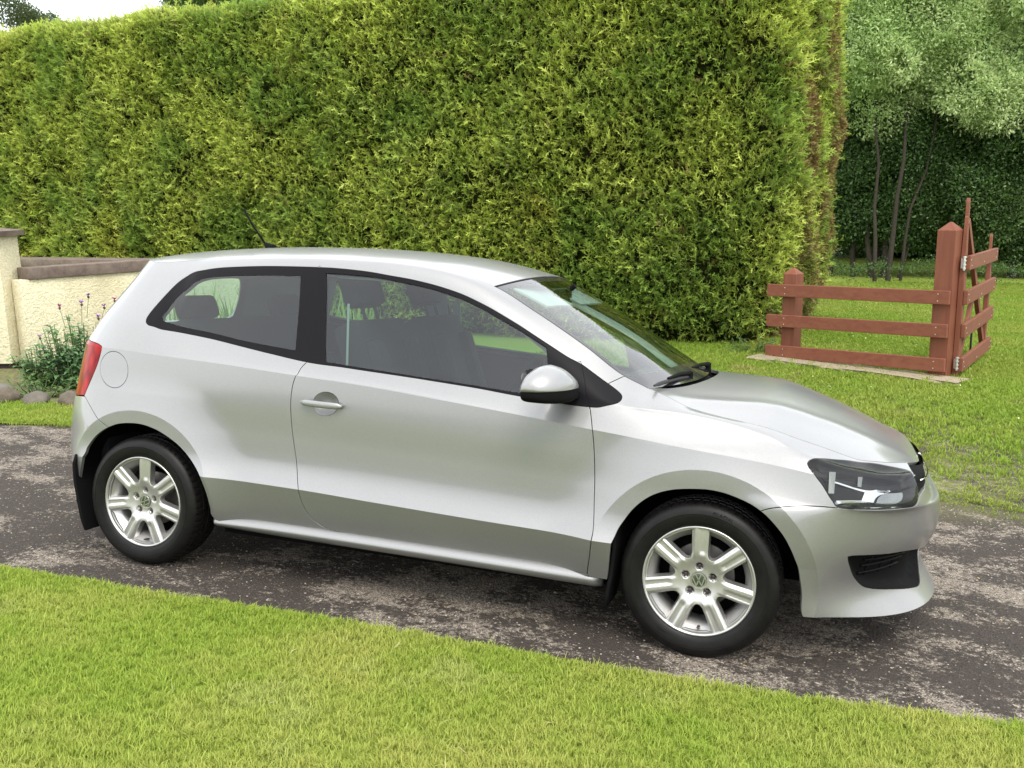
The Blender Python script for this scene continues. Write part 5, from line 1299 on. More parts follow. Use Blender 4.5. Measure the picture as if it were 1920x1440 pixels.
# ---------------------------------------------------------------- clipped conifer hedge
def spray(name,mat,seed,L_=.10,curl=.25):
    r=np.random.default_rng(seed); V=[];F=[]
    def strip(p,q,w0,w1,nrm=(0,1,0)):
        p=np.array(p,float);q=np.array(q,float);d=q-p; s=np.cross(d,nrm); s/=np.linalg.norm(s)+1e-9; k=len(V)
        V.extend([tuple(p-s*w0/2),tuple(p+s*w0/2),tuple(q+s*w1/2),tuple(q-s*w1/2)]); F.append((k,k+1,k+2,k+3))
    pts=[np.array([0,0,0.])]
    for i in range(4):
        t=(i+1)/4; pts.append(np.array([curl*L_*t*t*r.uniform(.6,1.3),curl*L_*.6*t*t*r.uniform(-.5,1),L_*t]))
    for a,b in zip(pts[:-1],pts[1:]): strip(a,b,.0095,.0075)
    for i in range(1,5):
        for sd in(-1,1):
            ln=L_*(.52-.09*i)*r.uniform(.7,1.2); a=pts[i]-(pts[i]-pts[i-1])*r.uniform(0,.9); b=a+np.array([sd*ln*.72,ln*r.uniform(-.3,.3),ln*.62])
            strip(a,b,.0115,.0035)
            if i<2:
                m_=(a+b)/2; c=m_+np.array([sd*ln*.12,ln*.15,ln*.42]); strip(m_,c,.0095,.003)
    return tmesh(name,V,F,mat)
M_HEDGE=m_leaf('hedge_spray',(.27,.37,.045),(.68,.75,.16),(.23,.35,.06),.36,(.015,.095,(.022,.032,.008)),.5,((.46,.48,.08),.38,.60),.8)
M_HBROWN=m_leaf('hedge_brown',(.19,.11,.05),(.27,.20,.07),(.2,.22,.05),.25,(.0,.06,(.04,.025,.012)),.6,None,2.0)
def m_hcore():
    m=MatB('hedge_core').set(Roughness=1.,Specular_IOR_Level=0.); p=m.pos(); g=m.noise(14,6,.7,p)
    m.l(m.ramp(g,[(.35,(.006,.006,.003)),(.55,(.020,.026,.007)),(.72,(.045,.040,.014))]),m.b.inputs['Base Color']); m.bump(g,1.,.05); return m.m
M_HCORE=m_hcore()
TC_H=template_coll('hedge_sprays',[spray('spray_a',M_HEDGE,1,.115),spray('spray_b',M_HEDGE,2,.13,.5),spray('spray_c',M_HEDGE,3,.10,.1),spray('spray_d',M_HEDGE,4,.15,.35)])
TC_HB=template_coll('brown_sprays',[spray('spray_e',M_HBROWN,5,.09),spray('spray_f',M_HBROWN,6,.10,.4)])
hedge=empty('conifer_hedge',(0,8.2,-.2)); tag(hedge,'tall clipped yellow-green conifer hedge running behind the car and ending beside the fence','hedge')
path=[(-16,9.05),(-11.4,8.72),(-5,8.30),(.1,7.93),(.55,7.92),(.82,8.02),(.96,8.22),(1.05,8.6),(1.16,9.1),(1.26,9.7),(1.33,10.3),(1.36,11.2)]
pp=smooth_poly(np.array(path),False,.085,90); zs=np.concatenate([np.linspace(-.22,4.40,58),[4.48,4.54]])
nP=len(pp); tang=np.gradient(pp,axis=0); tang/=np.linalg.norm(tang,axis=1)[:,None]; outn=np.stack([tang[:,1],-tang[:,0]],1)
def lump(a,z): return .075*np.sin(a*1.9+.7*np.sin(z*1.3))*np.sin(z*2.1+a*.6)+.05*np.sin(a*4.3+z*1.1)*np.sin(z*3.9+1.7)+.03*np.sin(a*9.1+z*7.3)+.024*np.sin(a*17+z*13.7+2*np.sin(a*5))+.020*np.sin(a*29+3*np.sin(z*9))*np.sin(z*27+2*np.sin(a*11))
V=[];F=[];arc=np.concatenate([[0],np.cumsum(np.linalg.norm(np.diff(pp,axis=0),axis=1))])
for i in range(nP):
    for j,z in enumerate(zs):
        b=.04+.16*np.clip(z/2.6,0,1)**.7 if z<2.6 else .20
        if z<.35: b-=.20*(1-(z+.22)/.57)                # drawn in at the foot
        if z>4.4: b-=.25*((z-4.4)/.16)**2
        if z>4.55: b-=.0
        q=pp[i]+outn[i]*(b-.05+lump(arc[i],z)); V.append((q[0],q[1],z+.03*math.sin(arc[i]*2.7)))
    q=pp[i]-outn[i]*.35; V.append((q[0],q[1],4.60+.03*math.sin(arc[i]*2.7)))
    q=pp[i]-outn[i]*1.3; V.append((q[0],q[1],4.58+.03*math.sin(arc[i]*2.7)))
m_=len(zs)+2
for i in range(nP-1):
    for j in range(m_-1): F.append((i*m_+j,(i+1)*m_+j,(i+1)*m_+j+1,i*m_+j+1))
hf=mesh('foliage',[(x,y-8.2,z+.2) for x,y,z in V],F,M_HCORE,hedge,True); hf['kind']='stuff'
V=np.array(V); ai=np.repeat(arc,m_); zz=V[:,2]
endf=np.clip((ai-arc[-1]+3.4)/.5,0,1)                    # 1 on the end face
bare=np.clip((.5*n2(ai,zz,2.9,3)+.7*n2(ai,zz,9,1)-.22)*3.5,0,1)
foot=np.clip((zz+.1)/.35,0,1)
brown=np.clip((n2(ai*1.5,zz*.5,2.2,2)+.38+.5*endf*np.clip((3.9-zz)/1.5,0,1)-.35)*2.2,0,1)*endf*np.clip((ai-arc[-1]+2.9)/.6,0,1)
green=(1-.85*bare)*(1-.85*brown)*(.30+.70*foot)
set_attr(hf,'dens',green); set_attr(hf,'brown',brown+.02)
scatter(hf,TC_H,960,.5,1.25,up=.5,jitter=.95,seed=21,attr='dens',sink=.13,keep=False)
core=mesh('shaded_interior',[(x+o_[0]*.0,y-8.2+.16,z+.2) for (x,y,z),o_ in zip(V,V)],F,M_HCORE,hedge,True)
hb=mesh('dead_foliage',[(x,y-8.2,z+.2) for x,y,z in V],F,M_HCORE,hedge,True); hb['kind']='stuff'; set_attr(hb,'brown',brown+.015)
scatter(hb,TC_HB,1500,.6,1.1,up=.3,jitter=.9,seed=22,attr='brown',keep=False)
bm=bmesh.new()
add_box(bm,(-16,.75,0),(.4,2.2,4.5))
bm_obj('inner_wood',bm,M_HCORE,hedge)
# long shoots standing proud of the clipped face
TC_HS=template_coll('hedge_shoots',[spray('shoot_a',M_HEDGE,11,.22,.3),spray('shoot_b',M_HEDGE,12,.18,.15)])
hs=mesh('young_shoots',[(x,y-8.2,z+.2) for x,y,z in V],F,M_HCORE,hedge,True); hs['kind']='stuff'; set_attr(hs,'dens',np.clip(.5+n2(ai,zz,2.7,7),0.05,1)*(1-.8*brown)*foot)
scatter(hs,TC_HS,70,.6,1.15,up=.9,jitter=.7,seed=23,attr='dens',keep=False)
# leaf colour meant for the unseen hedge added for reflections
M_HB2=m_leaf('beech_leaf',(.05,.10,.02),(.08,.13,.03),(.05,.09,.02),.3)
# ---------------------------------------------------------------- rendered garden walls
def m_render():
    m=MatB('roughcast_cream').set(Roughness=.9,Specular_IOR_Level=.15); p=m.pos()
    f=m.noise(9,5,.6,p); g=m.noise(34,6,.65,p,.6); st=m.noise(1.3,4,.6,m.mapv(p,(1,1,.35)))
    c=m.mix(f,(.66,.60,.41),(.75,.70,.50)); c=m.mix(m.ramp(st,[(.52,(0,0,0)),(.78,(1,1,1))]),c,(.46,.40,.25)); c=m.mix(m.ramp(g,[(.25,(1,1,1)),(.42,(0,0,0))]),c,(.42,.35,.21))
    m.l(c,m.b.inputs['Base Color']); m.bump(g,1.,.035); return m.m
M_RENDER=m_render()
def m_coping():
    m=MatB('coping_brown').set(Roughness=.85,Specular_IOR_Level=.2); p=m.pos(); f=m.noise(7,6,.7,p); g=m.noise(55,4,.7,p)
    c=m.ramp(f,[(.3,(.085,.062,.052)),(.6,(.15,.118,.098)),(.8,(.22,.19,.155))]); c=m.mix(m.ramp(g,[(.62,(0,0,0)),(.72,(1,1,1))]),c,(.30,.28,.23)); m.l(c,m.b.inputs['Base Color']); m.bump(f,.5,.01); return m.m
M_COPE=m_coping(); M_PLINTH=simple('plinth_dark',(.03,.024,.02),.9,0,0,.1,(20,.4,.3))
def wall_run(name,a,b,z0,z1,th,mat,parent,bev=.012,lift=0.,seg=.25):
    """wall from a to b (outer face line), th deep to the left of a->b, lightly uneven"""
    a=np.array(a,float);b=np.array(b,float);d=b-a;L_=np.linalg.norm(d);d/=L_;n=np.array([-d[1],d[0]])
    bm=bmesh.new(); add_box(bm,(0,0,z0),(L_,th,z1),bev)
    m=Matrix(((d[0],n[0],0,a[0]),(d[1],n[1],0,a[1]),(0,0,1,0),(0,0,0,1)))
    bmesh.ops.transform(bm,matrix=m,verts=bm.verts)
    return bm_obj(name,bm,mat,parent,40)
wp=empty('garden_pillar',(-7.35,4.2,-.15)); tag(wp,'tall cream roughcast pillar end with brown capping at the left edge','pillar')
inv=Matrix.Translation((7.35,-4.2,.15))
def child_wall(*a,**k):
    o=wall_run(*a,**k); o.data.transform(Matrix.Translation(-Vector(a[7].location))); return o
child_wall('render_face',(-7.90,3.95),(-7.285,4.13),-.06,1.395,.42,M_RENDER,wp)
child_wall('plinth',(-7.90,3.97),(-7.30,4.155),-.45,-.055,.38,M_PLINTH,wp,bev=.0)
# sloping cap with an overhang
bm=bmesh.new(); d=np.array([.555,.18]); d/=np.linalg.norm(d); n=np.array([-d[1],d[0]])
def P_(u,v,z): q=np.array([-7.90,3.95])+d*u+n*v; return (q[0]+7.35,q[1]-4.2,z+.15)
V=[P_(-.05,-.06,1.395),P_(.70,-.06,1.395),P_(.70,.47,1.395),P_(-.05,.47,1.395),P_(-.05,-.06,1.452),P_(.70,-.06,1.452),P_(.70,.47,1.452),P_(-.05,.47,1.452),P_(.29,.25,1.515)]
cp=mesh('cap',V,[(0,3,2,1),(0,1,5,4),(1,2,6,5),(2,3,7,6),(3,0,4,7),(4,5,8),(5,6,8),(6,7,8),(7,4,8)],M_COPE,wp)
wa=empty('garden_wall',(-6.9,4.6,-.15)); tag(wa,'low cream roughcast wall with brown coping behind the flowering plant','wall')
child_wall('render_face',(-7.12,4.22),(-5.60,8.4),-.08,.895,.22,M_RENDER,wa); child_wall('plinth',(-7.06,4.24),(-5.58,8.4),-.45,-.075,.20,M_PLINTH,wa,bev=0)
child_wall('coping',(-7.06,4.30),(-5.56,8.4),.895,1.03,.30,M_COPE,wa,bev=.015)
wb=empty('rear_wall',(-8.5,6.5,-.15)); tag(wb,'far garden wall with brown coping showing just above the nearer wall','wall')
child_wall('render_face',(-12.,6.62),(-6.62,6.30),-.3,.885,.25,M_RENDER,wb); child_wall('coping',(-12.,6.52),(-6.70,6.20),.885,.99,.42,M_COPE,wb,bev=.012)
# ---------------------------------------------------------------- flower bed with edging stones
bed=grid_sheet('flower_bed',[(-9,1.9),(-5.6,2.28),(-5.2,2.45),(-4.83,2.55),(-3.6,3.1),(-1.5,3.9),(-1.0,5.2),(-4,7.5),(-6.2,6.4),(-6.9,4.5),(-7.6,4.0),(-9,3.6)],.25,M_SOIL,.02)
def m_stone():
    m=MatB('edging_stone').set(Roughness=.9,Specular_IOR_Level=.15); o=m.obj(); f=m.noise(5,6,.7,o); g=m.noise(30,5,.7,o)
    c=m.ramp(f,[(.3,(.055,.040,.028)),(.55,(.11,.085,.062)),(.75,(.19,.155,.12))]); c=m.mix(m.ramp(m.rand(),[(0,(0,0,0)),(1,(1,1,1))]),c,m.mix(.5,c,(.15,.16,.15))); m.l(c,m.b.inputs['Base Color']); m.bump(m.math('ADD',f,m.math('MULTIPLY',g,.5)),.7,.03); return m.m
M_STONE=m_stone()
def rock(name,loc,size,seed,mat,label,cat='stone',group=None):
    r=np.random.default_rng(seed); bm=bmesh.new(); bmesh.ops.create_icosphere(bm,subdivisions=3,radius=1.)
    pl=[(Vector(r.normal(size=3)).normalized(),r.uniform(.68,.9)) for _ in range(9)]
    for v in bm.verts:
        p=v.co.normalized(); k=1.
        for n_,dd in pl:
            t=p.dot(n_)
            if t>dd: k=min(k,dd/t+.03)
        k*=1+.04*math.sin(p.x*7+seed)+.03*math.sin(p.y*9+p.z*6); v.co=Vector((p.x*k*size[0],p.y*k*size[1],p.z*k*size[2]))
    o=bm_obj(name,bm,mat,None,True); o.location=loc; o.rotation_euler=(r.uniform(-.2,.2),r.uniform(-.2,.2),r.uniform(0,3)); tag(o,label,cat,group); return o
G_='stones edging the flower bed'
for i,(x,y,s,h,lb) in enumerate([(-5.66,2.50,(.13,.11,.095),.06,'pale tan stone at the foot of the pillar, upper left of the edging'),
    (-5.46,2.36,(.15,.12,.10),.05,'broad brown edging stone, second from the left'),
    (-5.16,2.42,(.125,.11,.09),.04,'rounded brown edging stone, third from the left'),
    (-4.86,2.52,(.13,.11,.095),.05,'edging stone nearest the rear of the silver car'),
    (-5.78,2.22,(.10,.09,.07),.02,'small dark stone at the left end of the edging'),
    ]):
    rock('edging_stone',(x,y,hz(x,y)+h),s,30+i,M_STONE,lb,'stone',G_)
# ---------------------------------------------------------------- planting
def leaf_blade(V,F,base,direc,up,L_,w,droop=.35,seg=3):
    base=np.array(base,float); d=np.array(direc,float); d/=np.linalg.norm(d); s=np.cross(d,(0,0,1)); s/=np.linalg.norm(s)+1e-9
    wid=[.25,1,.8,0.]; k=len(V); 
    for i in range(seg+1):
        t=i/seg; c=base+d*L_*t*(1-.15*t)+np.array([0,0,1])*L_*(up*t-droop*t*t); ww=w*(wid[i] if seg==3 else math.sin(math.pi*min(.98,.12+.86*t))**.8)
        if i==seg: V.append(tuple(c))
        else: V.append(tuple(c-s*ww/2)); V.append(tuple(c+s*ww/2))
    for i in range(seg-1): a=k+2*i; F.append((a,a+1,a+3,a+2))
    a=k+2*(seg-1); F.append((a,a+1,k+2*seg))
M_KLEAF=m_leaf('knapweed_leaf',(.09,.18,.075),(.15,.25,.09),(.11,.22,.055),.25,None,.5,None,3.,.3)
M_STEM=simple('green_stem',(.07,.12,.04),.6)
M_PURP=simple('purple_petal',(.20,.07,.38),.6); M_MAG=simple('magenta_petal',(.32,.05,.18),.6); M_BUD=simple('dark_bud',(.05,.03,.025),.7)
def bush(name,base,rad,ht,nst,seed,label,cat,mat,leafL=(.10,.17),leafw=.034,flowers=(),per=13,upk=.35):
    e=empty(name,base); tag(e,label,cat); r=np.random.default_rng(seed); V=[];F=[]; bm=bmesh.new()
    for i in range(nst):
        a=r.uniform(0,6.283); q=rad*math.sqrt(r.uniform())*.8; x0,y0=q*math.cos(a),q*math.sin(a); h=ht*r.uniform(.6,1.0)*(1-.35*(q/rad)**2); tx,ty=x0*1.45+r.uniform(-.06,.06),y0*1.45+r.uniform(-.06,.06)
        pts=[(x0*.6,y0*.6,0),((x0+tx)/2,(y0+ty)/2,h*.55),(tx,ty,h)]; tube(bm,pts,[.006,.005,.003],5,False)
        for k in range(per):
            t=r.uniform(.08,1.0); p=np.array(pts[0])*(1-t)+np.array(pts[2])*t+np.array([0,0,0]); b=r.uniform(0,6.283)
            L_=r.uniform(*leafL)*(1.15-.5*t); leaf_blade(V,F,p,(math.cos(b),math.sin(b),.15),upk*r.uniform(.4,1.6),L_,leafw*r.uniform(.7,1.2),.35+.3*r.uniform())
    o=bm_obj('stems',bm,M_STEM,e,True); o['kind']='stuff'; o=mesh('leaves',V,F,mat,e,True); o['kind']='stuff'
    for i,(x,y,z,pm) in enumerate(flowers):
        bm=bmesh.new(); x-=base[0];y-=base[1];z-=base[2]
        tube(bm,[(x*.75,y*.75,z-.22),(x,y,z-.02)],[.0035,.003],5); st=bm_obj('flower_stalk',bm,M_STEM,e)
        bm=bmesh.new(); bmesh.ops.create_icosphere(bm,subdivisions=1,radius=.014,matrix=Matrix.Translation((x,y,z-.012))@Matrix.Scale(1.25,4,(0,0,1))); bm_obj('bud',bm,M_BUD,st,True)
        Vf=[];Ff=[]
        for k in range(13):
            b=2*math.pi*k/13+r.uniform(-.1,.1); leaf_blade(Vf,Ff,(x,y,z+.004),(math.cos(b),math.sin(b),.1),r.uniform(.5,1.0),.038*r.uniform(.7,1.15),.011,.2)
        mesh('petals',Vf,Ff,pm,st)
    return e
# flower heads where the photograph shows them
fl=[(-5.57,3.60,.81,M_PURP),(-5.62,3.55,.735,M_PURP),(-5.86,3.5,.70,M_MAG),(-6.22,3.55,.37,M_PURP),(-5.40,3.62,.70,M_PURP),(-5.33,3.7,.76,M_MAG),(-5.47,3.60,.59,M_PURP),(-5.25,3.7,.70,M_MAG)]
bush('knapweed_plant',(-5.62,3.45,hz(-5.62,3.45)),.34,.78,66,41,'bushy green knapweed with purple flowers against the cream wall','flowering plant',M_KLEAF,flowers=fl,per=20,leafw=.042)
bush('leafy_plant',(-5.98,3.30,hz(-5.98,3.3)),.22,.46,28,42,'low leafy green plant at the foot of the wall left of the purple flowers','plant',M_KLEAF,per=16,leafw=.042)
bush('ground_plant',(-5.55,2.85,hz(-5.55,2.85)),.48,.24,26,43,'low spreading foliage just behind the edging stones','plant',m_leaf('low_leaf',(.07,.14,.03),(.11,.18,.04),(.08,.12,.04),.3),(.06,.11),.03,per=12)
bush('bedding_plant',(-4.75,3.05,hz(-4.75,3.05)),.40,.34,20,44,'leafy plant hidden behind the rear of the car','plant',M_KLEAF,per=10)
# clump of strappy leaves seen through the rear windows
M_STRAP=m_leaf('strap_leaf',(.16,.26,.05),(.24,.33,.07),(.13,.24,.05),.4,None,.45,None,2.)
cl=empty('strap_leaf_clump',(-3.9,4.3,hz(-3.9,4.3))); tag(cl,'clump of tall bright green strap leaves seen through the rear side window','plant')
V=[];F=[]
for i in range(560):
    x,y=rng.uniform(-1.1,1.1),rng.uniform(-.35,.35); a=rng.uniform(0,6.283); leaf_blade(V,F,(x,y,0),(math.cos(a),math.sin(a),0.01),2.6*rng.uniform(.8,1.2),.40*rng.uniform(.8,1.25),.030,.75)
mesh('leaves',V,F,M_STRAP,cl,True)['kind']='stuff'
# dark low growth at the hedge foot
bush('hedge_foot_plant',(.75,7.55,-.2),.35,.22,18,46,'dark low weeds under the end of the hedge','plant',m_leaf('weed_leaf',(.04,.08,.02),(.07,.12,.03),(.05,.08,.02),.25),(.05,.09),.03,per=9)
# ---------------------------------------------------------------- fence and gate of stained timber
def m_wood():
    m=MatB('red_brown_stain').set(Roughness=.62,Specular_IOR_Level=.3); o=m.obj(); g=m.noise(22,5,.6,m.mapv(o,(.08,1,1)),.6); f=m.noise(3,4,.6,o)
    c=m.mix(f,(.135,.047,.024),(.185,.066,.034)); c=m.mix(m.ramp(g,[(.42,(0,0,0)),(.62,(1,1,1))]),c,(.14,.042,.024)); c=m.mix(m.ramp(m.noise(2.3,2,.5,m.mapv(o,(1,3,3))),[(.70,(0,0,0)),(.76,(1,1,1))]),c,(.09,.03,.018))
    m.l(c,m.b.inputs['Base Color']); m.bump(g,.25,.004); return m.m
def m_woodv():
    m=MatB('red_brown_stain_post').set(Roughness=.62,Specular_IOR_Level=.3); o=m.obj(); g=m.noise(22,5,.6,m.mapv(o,(1,1,.07)),.6); f=m.noise(3,4,.6,o)
    c=m.mix(f,(.135,.047,.024),(.18,.064,.033)); c=m.mix(m.ramp(g,[(.42,(0,0,0)),(.62,(1,1,1))]),c,(.138,.041,.023)); m.l(c,m.b.inputs['Base Color']); m.bump(g,.25,.004); return m.m
M_WOOD=m_wood(); M_WOODV=m_woodv()
M_GALV=simple('galvanised_steel',(.62,.62,.60),.38,.9); M_IRON=simple('black_iron',(.012,.012,.012),.5,.3)
fd=Vector((2.734-.921,6.199-7.172,0)); fd.normalize(); fn_=Vector((fd.y,-fd.x,0)).normalized()     # fn_ faces the camera
if fn_.y>0: fn_=-fn_
def pointed_post(bm, c, w, z0, z1, tip):
    m=Matrix(((fd.x,-fn_.x,0,c[0]),(fd.y,-fn_.y,0,c[1]),(0,0,1,0),(0,0,0,1))); h=w/2
    vs=[bm.verts.new(m@Vector(p)) for p in ((-h,-h,z0),(h,-h,z0),(h,h,z0),(-h,h,z0),(-h,-h,z1),(h,-h,z1),(h,h,z1),(-h,h,z1))]; k=.12*h
    tp=[bm.verts.new(m@Vector((a*k,b*k,z1+tip))) for a,b in ((-1,-1),(1,-1),(1,1),(-1,1))]
    for f in ((0,3,2,1),(0,1,5,4),(1,2,6,5),(2,3,7,6),(3,0,4,7)): bm.faces.new([vs[i] for i in f])
    for i in range(4): bm.faces.new((vs[4+i],vs[4+(i+1)%4],tp[(i+1)%4],tp[i]))
    bm.faces.new(tp)
    bmesh.ops.bevel(bm,geom=[e for e in bm.edges],offset=.004,segments=1,affect='EDGES')
fence=empty('rail_fence',(1.8,6.8,-.2)); tag(fence,'short three-rail red-brown timber fence between the hedge and the gate','fence')
def off(o,par): o.data.transform(Matrix.Translation(-Vector(par.location))); return o
c1=Vector((1.148,7.122,0))-fn_*.09; c2=Vector((2.672,6.312,0))-fn_*.10
bm=bmesh.new(); pointed_post(bm,(c1.x,c1.y),.165,-.26,.800,.068); off(bm_obj('post',bm,M_WOODV,fence),fence)
bm=bmesh.new(); pointed_post(bm,(c2.x,c2.y),.185,-.28,1.312,.080); off(bm_obj('post',bm,M_WOODV,fence),fence)
for zl0,zl1,zr0,zr1 in ((.685,.540,.718,.586),(.336,.187,.385,.246),(-.025,-.165,.038,-.103)):
    a=Vector((.915,7.176,(zl0+zl1)/2)); b=Vector((2.735,6.200,(zr0+zr1)/2)); bm=bmesh.new()
    beam(bm,tuple(a),tuple(b),.138,.042,(0,0,1),.006); r_=bm_obj('rail',bm,M_WOOD,fence); off(r_,fence)
    for P0 in (c1,c2):
        for dz in (-.035,.035):
            t=(Vector((P0.x,P0.y,0))-Vector((a.x,a.y,0))).dot(fd); q=a.lerp(b,t/(b-a).length)+fn_*.0215+Vector((0,0,dz)); bm=bmesh.new(); tube(bm,[tuple(q),tuple(q+fn_*.003)],.006,8); off(bm_obj('screw',bm,M_GALV,r_),fence)
# concrete strip under it
bm=bmesh.new(); a=Vector((.80,7.16,-.185)); b=Vector((2.92,6.07,-.185)); beam(bm,tuple(a+fn_*.03),tuple(b+fn_*.03),.070,.30,(0,0,1),.01)
bmesh.ops.subdivide_edges(bm,edges=[e for e in bm.edges if e.calc_length()>1],cuts=14)
for v in bm.verts: v.co.x+=rng.uniform(-.02,.02); v.co.y+=rng.uniform(-.04,.04)
M_CONC=simple('old_concrete',(.25,.205,.15),.9,0,0,.15,(14,.35,.5)); cs=bm_obj('concrete_strip',bm,M_CONC); tag(cs,'pale concrete strip set in the grass under the timber fence','concrete strip')
# gate, hung on the tall post and standing open
gate=empty('timber_gate',(2.84,6.37,-.16)); tag(gate,'open red-brown timber gate with four rails and a tall tapering hinge stile','gate')
g0=Vector((2.850,6.385,0)); g1=Vector((3.295,7.835,0)); gd=(g1-g0).normalized(); gn=Vector((gd.y,-gd.x,0)).normalized()   # faces right; rails are on the camera's side of the stiles
if gn.x<0: gn=-gn
def gpt(u,z,side=0.): q=g0+gd*u+gn*side; return (q.x,q.y,z)
GL=(g1-g0).length
def stile(u,z0,z1,z2,w,t,fin,name):
    bm=bmesh.new(); rings=[]
    for z,k in ((z0,1.),(z1,1.),(z2,.55),(z2+.005,.40),(z2+fin*.35,.46),(z2+fin*.8,.44),(z2+fin,.22)):
        rings.append([bm.verts.new(Vector(gpt(u+a*w*k/2,z,b*t*max(k,.6)/2))) for a,b in ((-1,-1),(1,-1),(1,1),(-1,1))])
    for r0,r1 in zip(rings[:-1],rings[1:]):
        for k in range(4): bm.faces.new((r0[k],r0[(k+1)%4],r1[(k+1)%4],r1[k]))
    bm.faces.new(rings[0]); bm.faces.new(rings[-1]); bmesh.ops.bevel(bm,geom=bm.edges[:],offset=.004,segments=1,affect='EDGES')
    return off(bm_obj(name,bm,M_WOODV,gate),gate)
stile(.045,-.165,.80,1.44,.105,.055,.185,'hinge_stile'); stile(GL-.06,-.115,.75,1.045,.080,.050,.17,'closing_stile')
rails=[(.985,.985),(.637,.655),(.298,.33),(-.050,-.030)]
for z0,z1 in rails:
    bm=bmesh.new(); beam(bm,gpt(-.012,z0,.05),gpt(GL+.03,z1,.05),.142,.040,(0,0,1),.006); r_=bm_obj('rail',bm,M_WOOD,gate); off(r_,gate)
    for u in (.03,.08,.72,GL-.08,GL-.03):
        z=z0+(z1-z0)*u/GL; bm=bmesh.new(); q=Vector(gpt(u,z+(.03 if u in(.03,GL-.03) else -.03),.0705)); tube(bm,[tuple(q),tuple(q+gn*.004)],.0075,8); off(bm_obj('bolt',bm,M_GALV,r_),gate)
bm=bmesh.new(); beam(bm,gpt(.075,1.40,.0),gpt(GL-.12,-.02,.0),.075,.045,(0,0,1),.005); off(bm_obj('brace',bm,M_WOODV,gate),gate)
bm=bmesh.new(); beam(bm,gpt(.075,-.06,.0),gpt(.66,.62,.0),.070,.040,(0,0,1),.005); off(bm_obj('brace',bm,M_WOODV,gate),gate)
bm=bmesh.new(); tube(bm,[gpt(GL*.62,.33,-.035),gpt(GL*.62,-.22,-.035)],.011,8); off(bm_obj('drop_bolt',bm,M_IRON,gate),gate)
for z in (.985,-.035):
    bm=bmesh.new(); q=Vector(gpt(-.035,z,.02)); tube(bm,[tuple(q-Vector((0,0,.07))),tuple(q+Vector((0,0,.07)))],.013,10)
    for dz in (-.055,-.02,.02,.055):
        tube(bm,[tuple(q+Vector((0,0,dz))),tuple(q+Vector((0,0,dz+.013)))],.021,10)
    beam(bm,tuple(q-fd*.03+Vector((0,0,.0))),tuple(q-fd*.005),.10,.012,(0,0,1),0)
    off(bm_obj('hinge',bm,M_GALV,gate,40),gate)
# ---------------------------------------------------------------- trees
def twig_cluster(name,mat,seed,n=16,R_=.17,L_=.055,w=.022,flat=False):
    r=np.random.default_rng(seed); V=[];F=[]
    for i in range(n):
        d=r.normal(size=3); d/=np.linalg.norm(d); d[2]=abs(d[2])*.7+.1; p=d*R_*r.uniform(.15,1.0); q=r.normal(size=3)*.6+d; q/=np.linalg.norm(q)
        s=np.cross(q,r.normal(size=3)); s/=np.linalg.norm(s)+1e-9; ll=L_*r.uniform(.7,1.3); ww=w*r.uniform(.8,1.2); k=len(V)
        V+=[tuple(p),tuple(p+q*ll*.5+s*ww/2),tuple(p+q*ll),tuple(p+q*ll*.5-s*ww/2)]; F.append((k,k+1,k+2,k+3))
    return tmesh(name,V,F,mat)
M_WILLOW=m_leaf('willow_leaf',(.40,.52,.23),(.66,.74,.40),(.44,.58,.24),.5,None,.5,None,.5,.35)
M_ALDER=m_leaf('dark_leaf',(.055,.115,.03),(.12,.20,.05),(.08,.16,.04),.35,(-.02,.12,(.015,.03,.01)),.45,None,.6,.4)  # darker leaf tone carries the shade under the willow crowns
M_FARLEAF=m_leaf('far_leaf',(.05,.085,.03),(.08,.12,.04),(.07,.09,.03),.3)
M_BARK=simple('grey_bark',(.040,.034,.026),.9,0,0,.1,(14,.4,.5))
TC_W=template_coll('willow_clusters',[twig_cluster('wc_a',M_WILLOW,1,30,.20,.065,.026),twig_cluster('wc_b',M_WILLOW,2,26,.17,.055,.026),twig_cluster('wc_c',M_WILLOW,3,30,.24,.07,.026)])
TC_A=template_coll('dark_clusters',[twig_cluster('ac_a',M_ALDER,4,24,.20,.06,.030),twig_cluster('ac_b',M_ALDER,5,22,.24,.055,.028)])
TC_X=template_coll('far_clusters',[twig_cluster('xc_a',M_FARLEAF,6,14,.22,.09,.05),twig_cluster('xc_b',M_FARLEAF,7,12,.25,.10,.05)])
def limb(bm,a,b,r0,r1,seed,n=6):
    r=np.random.default_rng(seed); a=np.array(a,float);b=np.array(b,float); pts=[];rad=[]
    for i in range(n):
        t=i/(n-1); p=a+(b-a)*t+np.array([0,0,.12*np.linalg.norm(b-a)*math.sin(math.pi*t)*.4]); 
        if 0<i<n-1: p+=r.normal(size=3)*.035*np.linalg.norm(b-a)*.5
        pts.append(tuple(p)); rad.append(r0+(r1-r0)*t)
    tube(bm,pts,rad,8,False); return pts
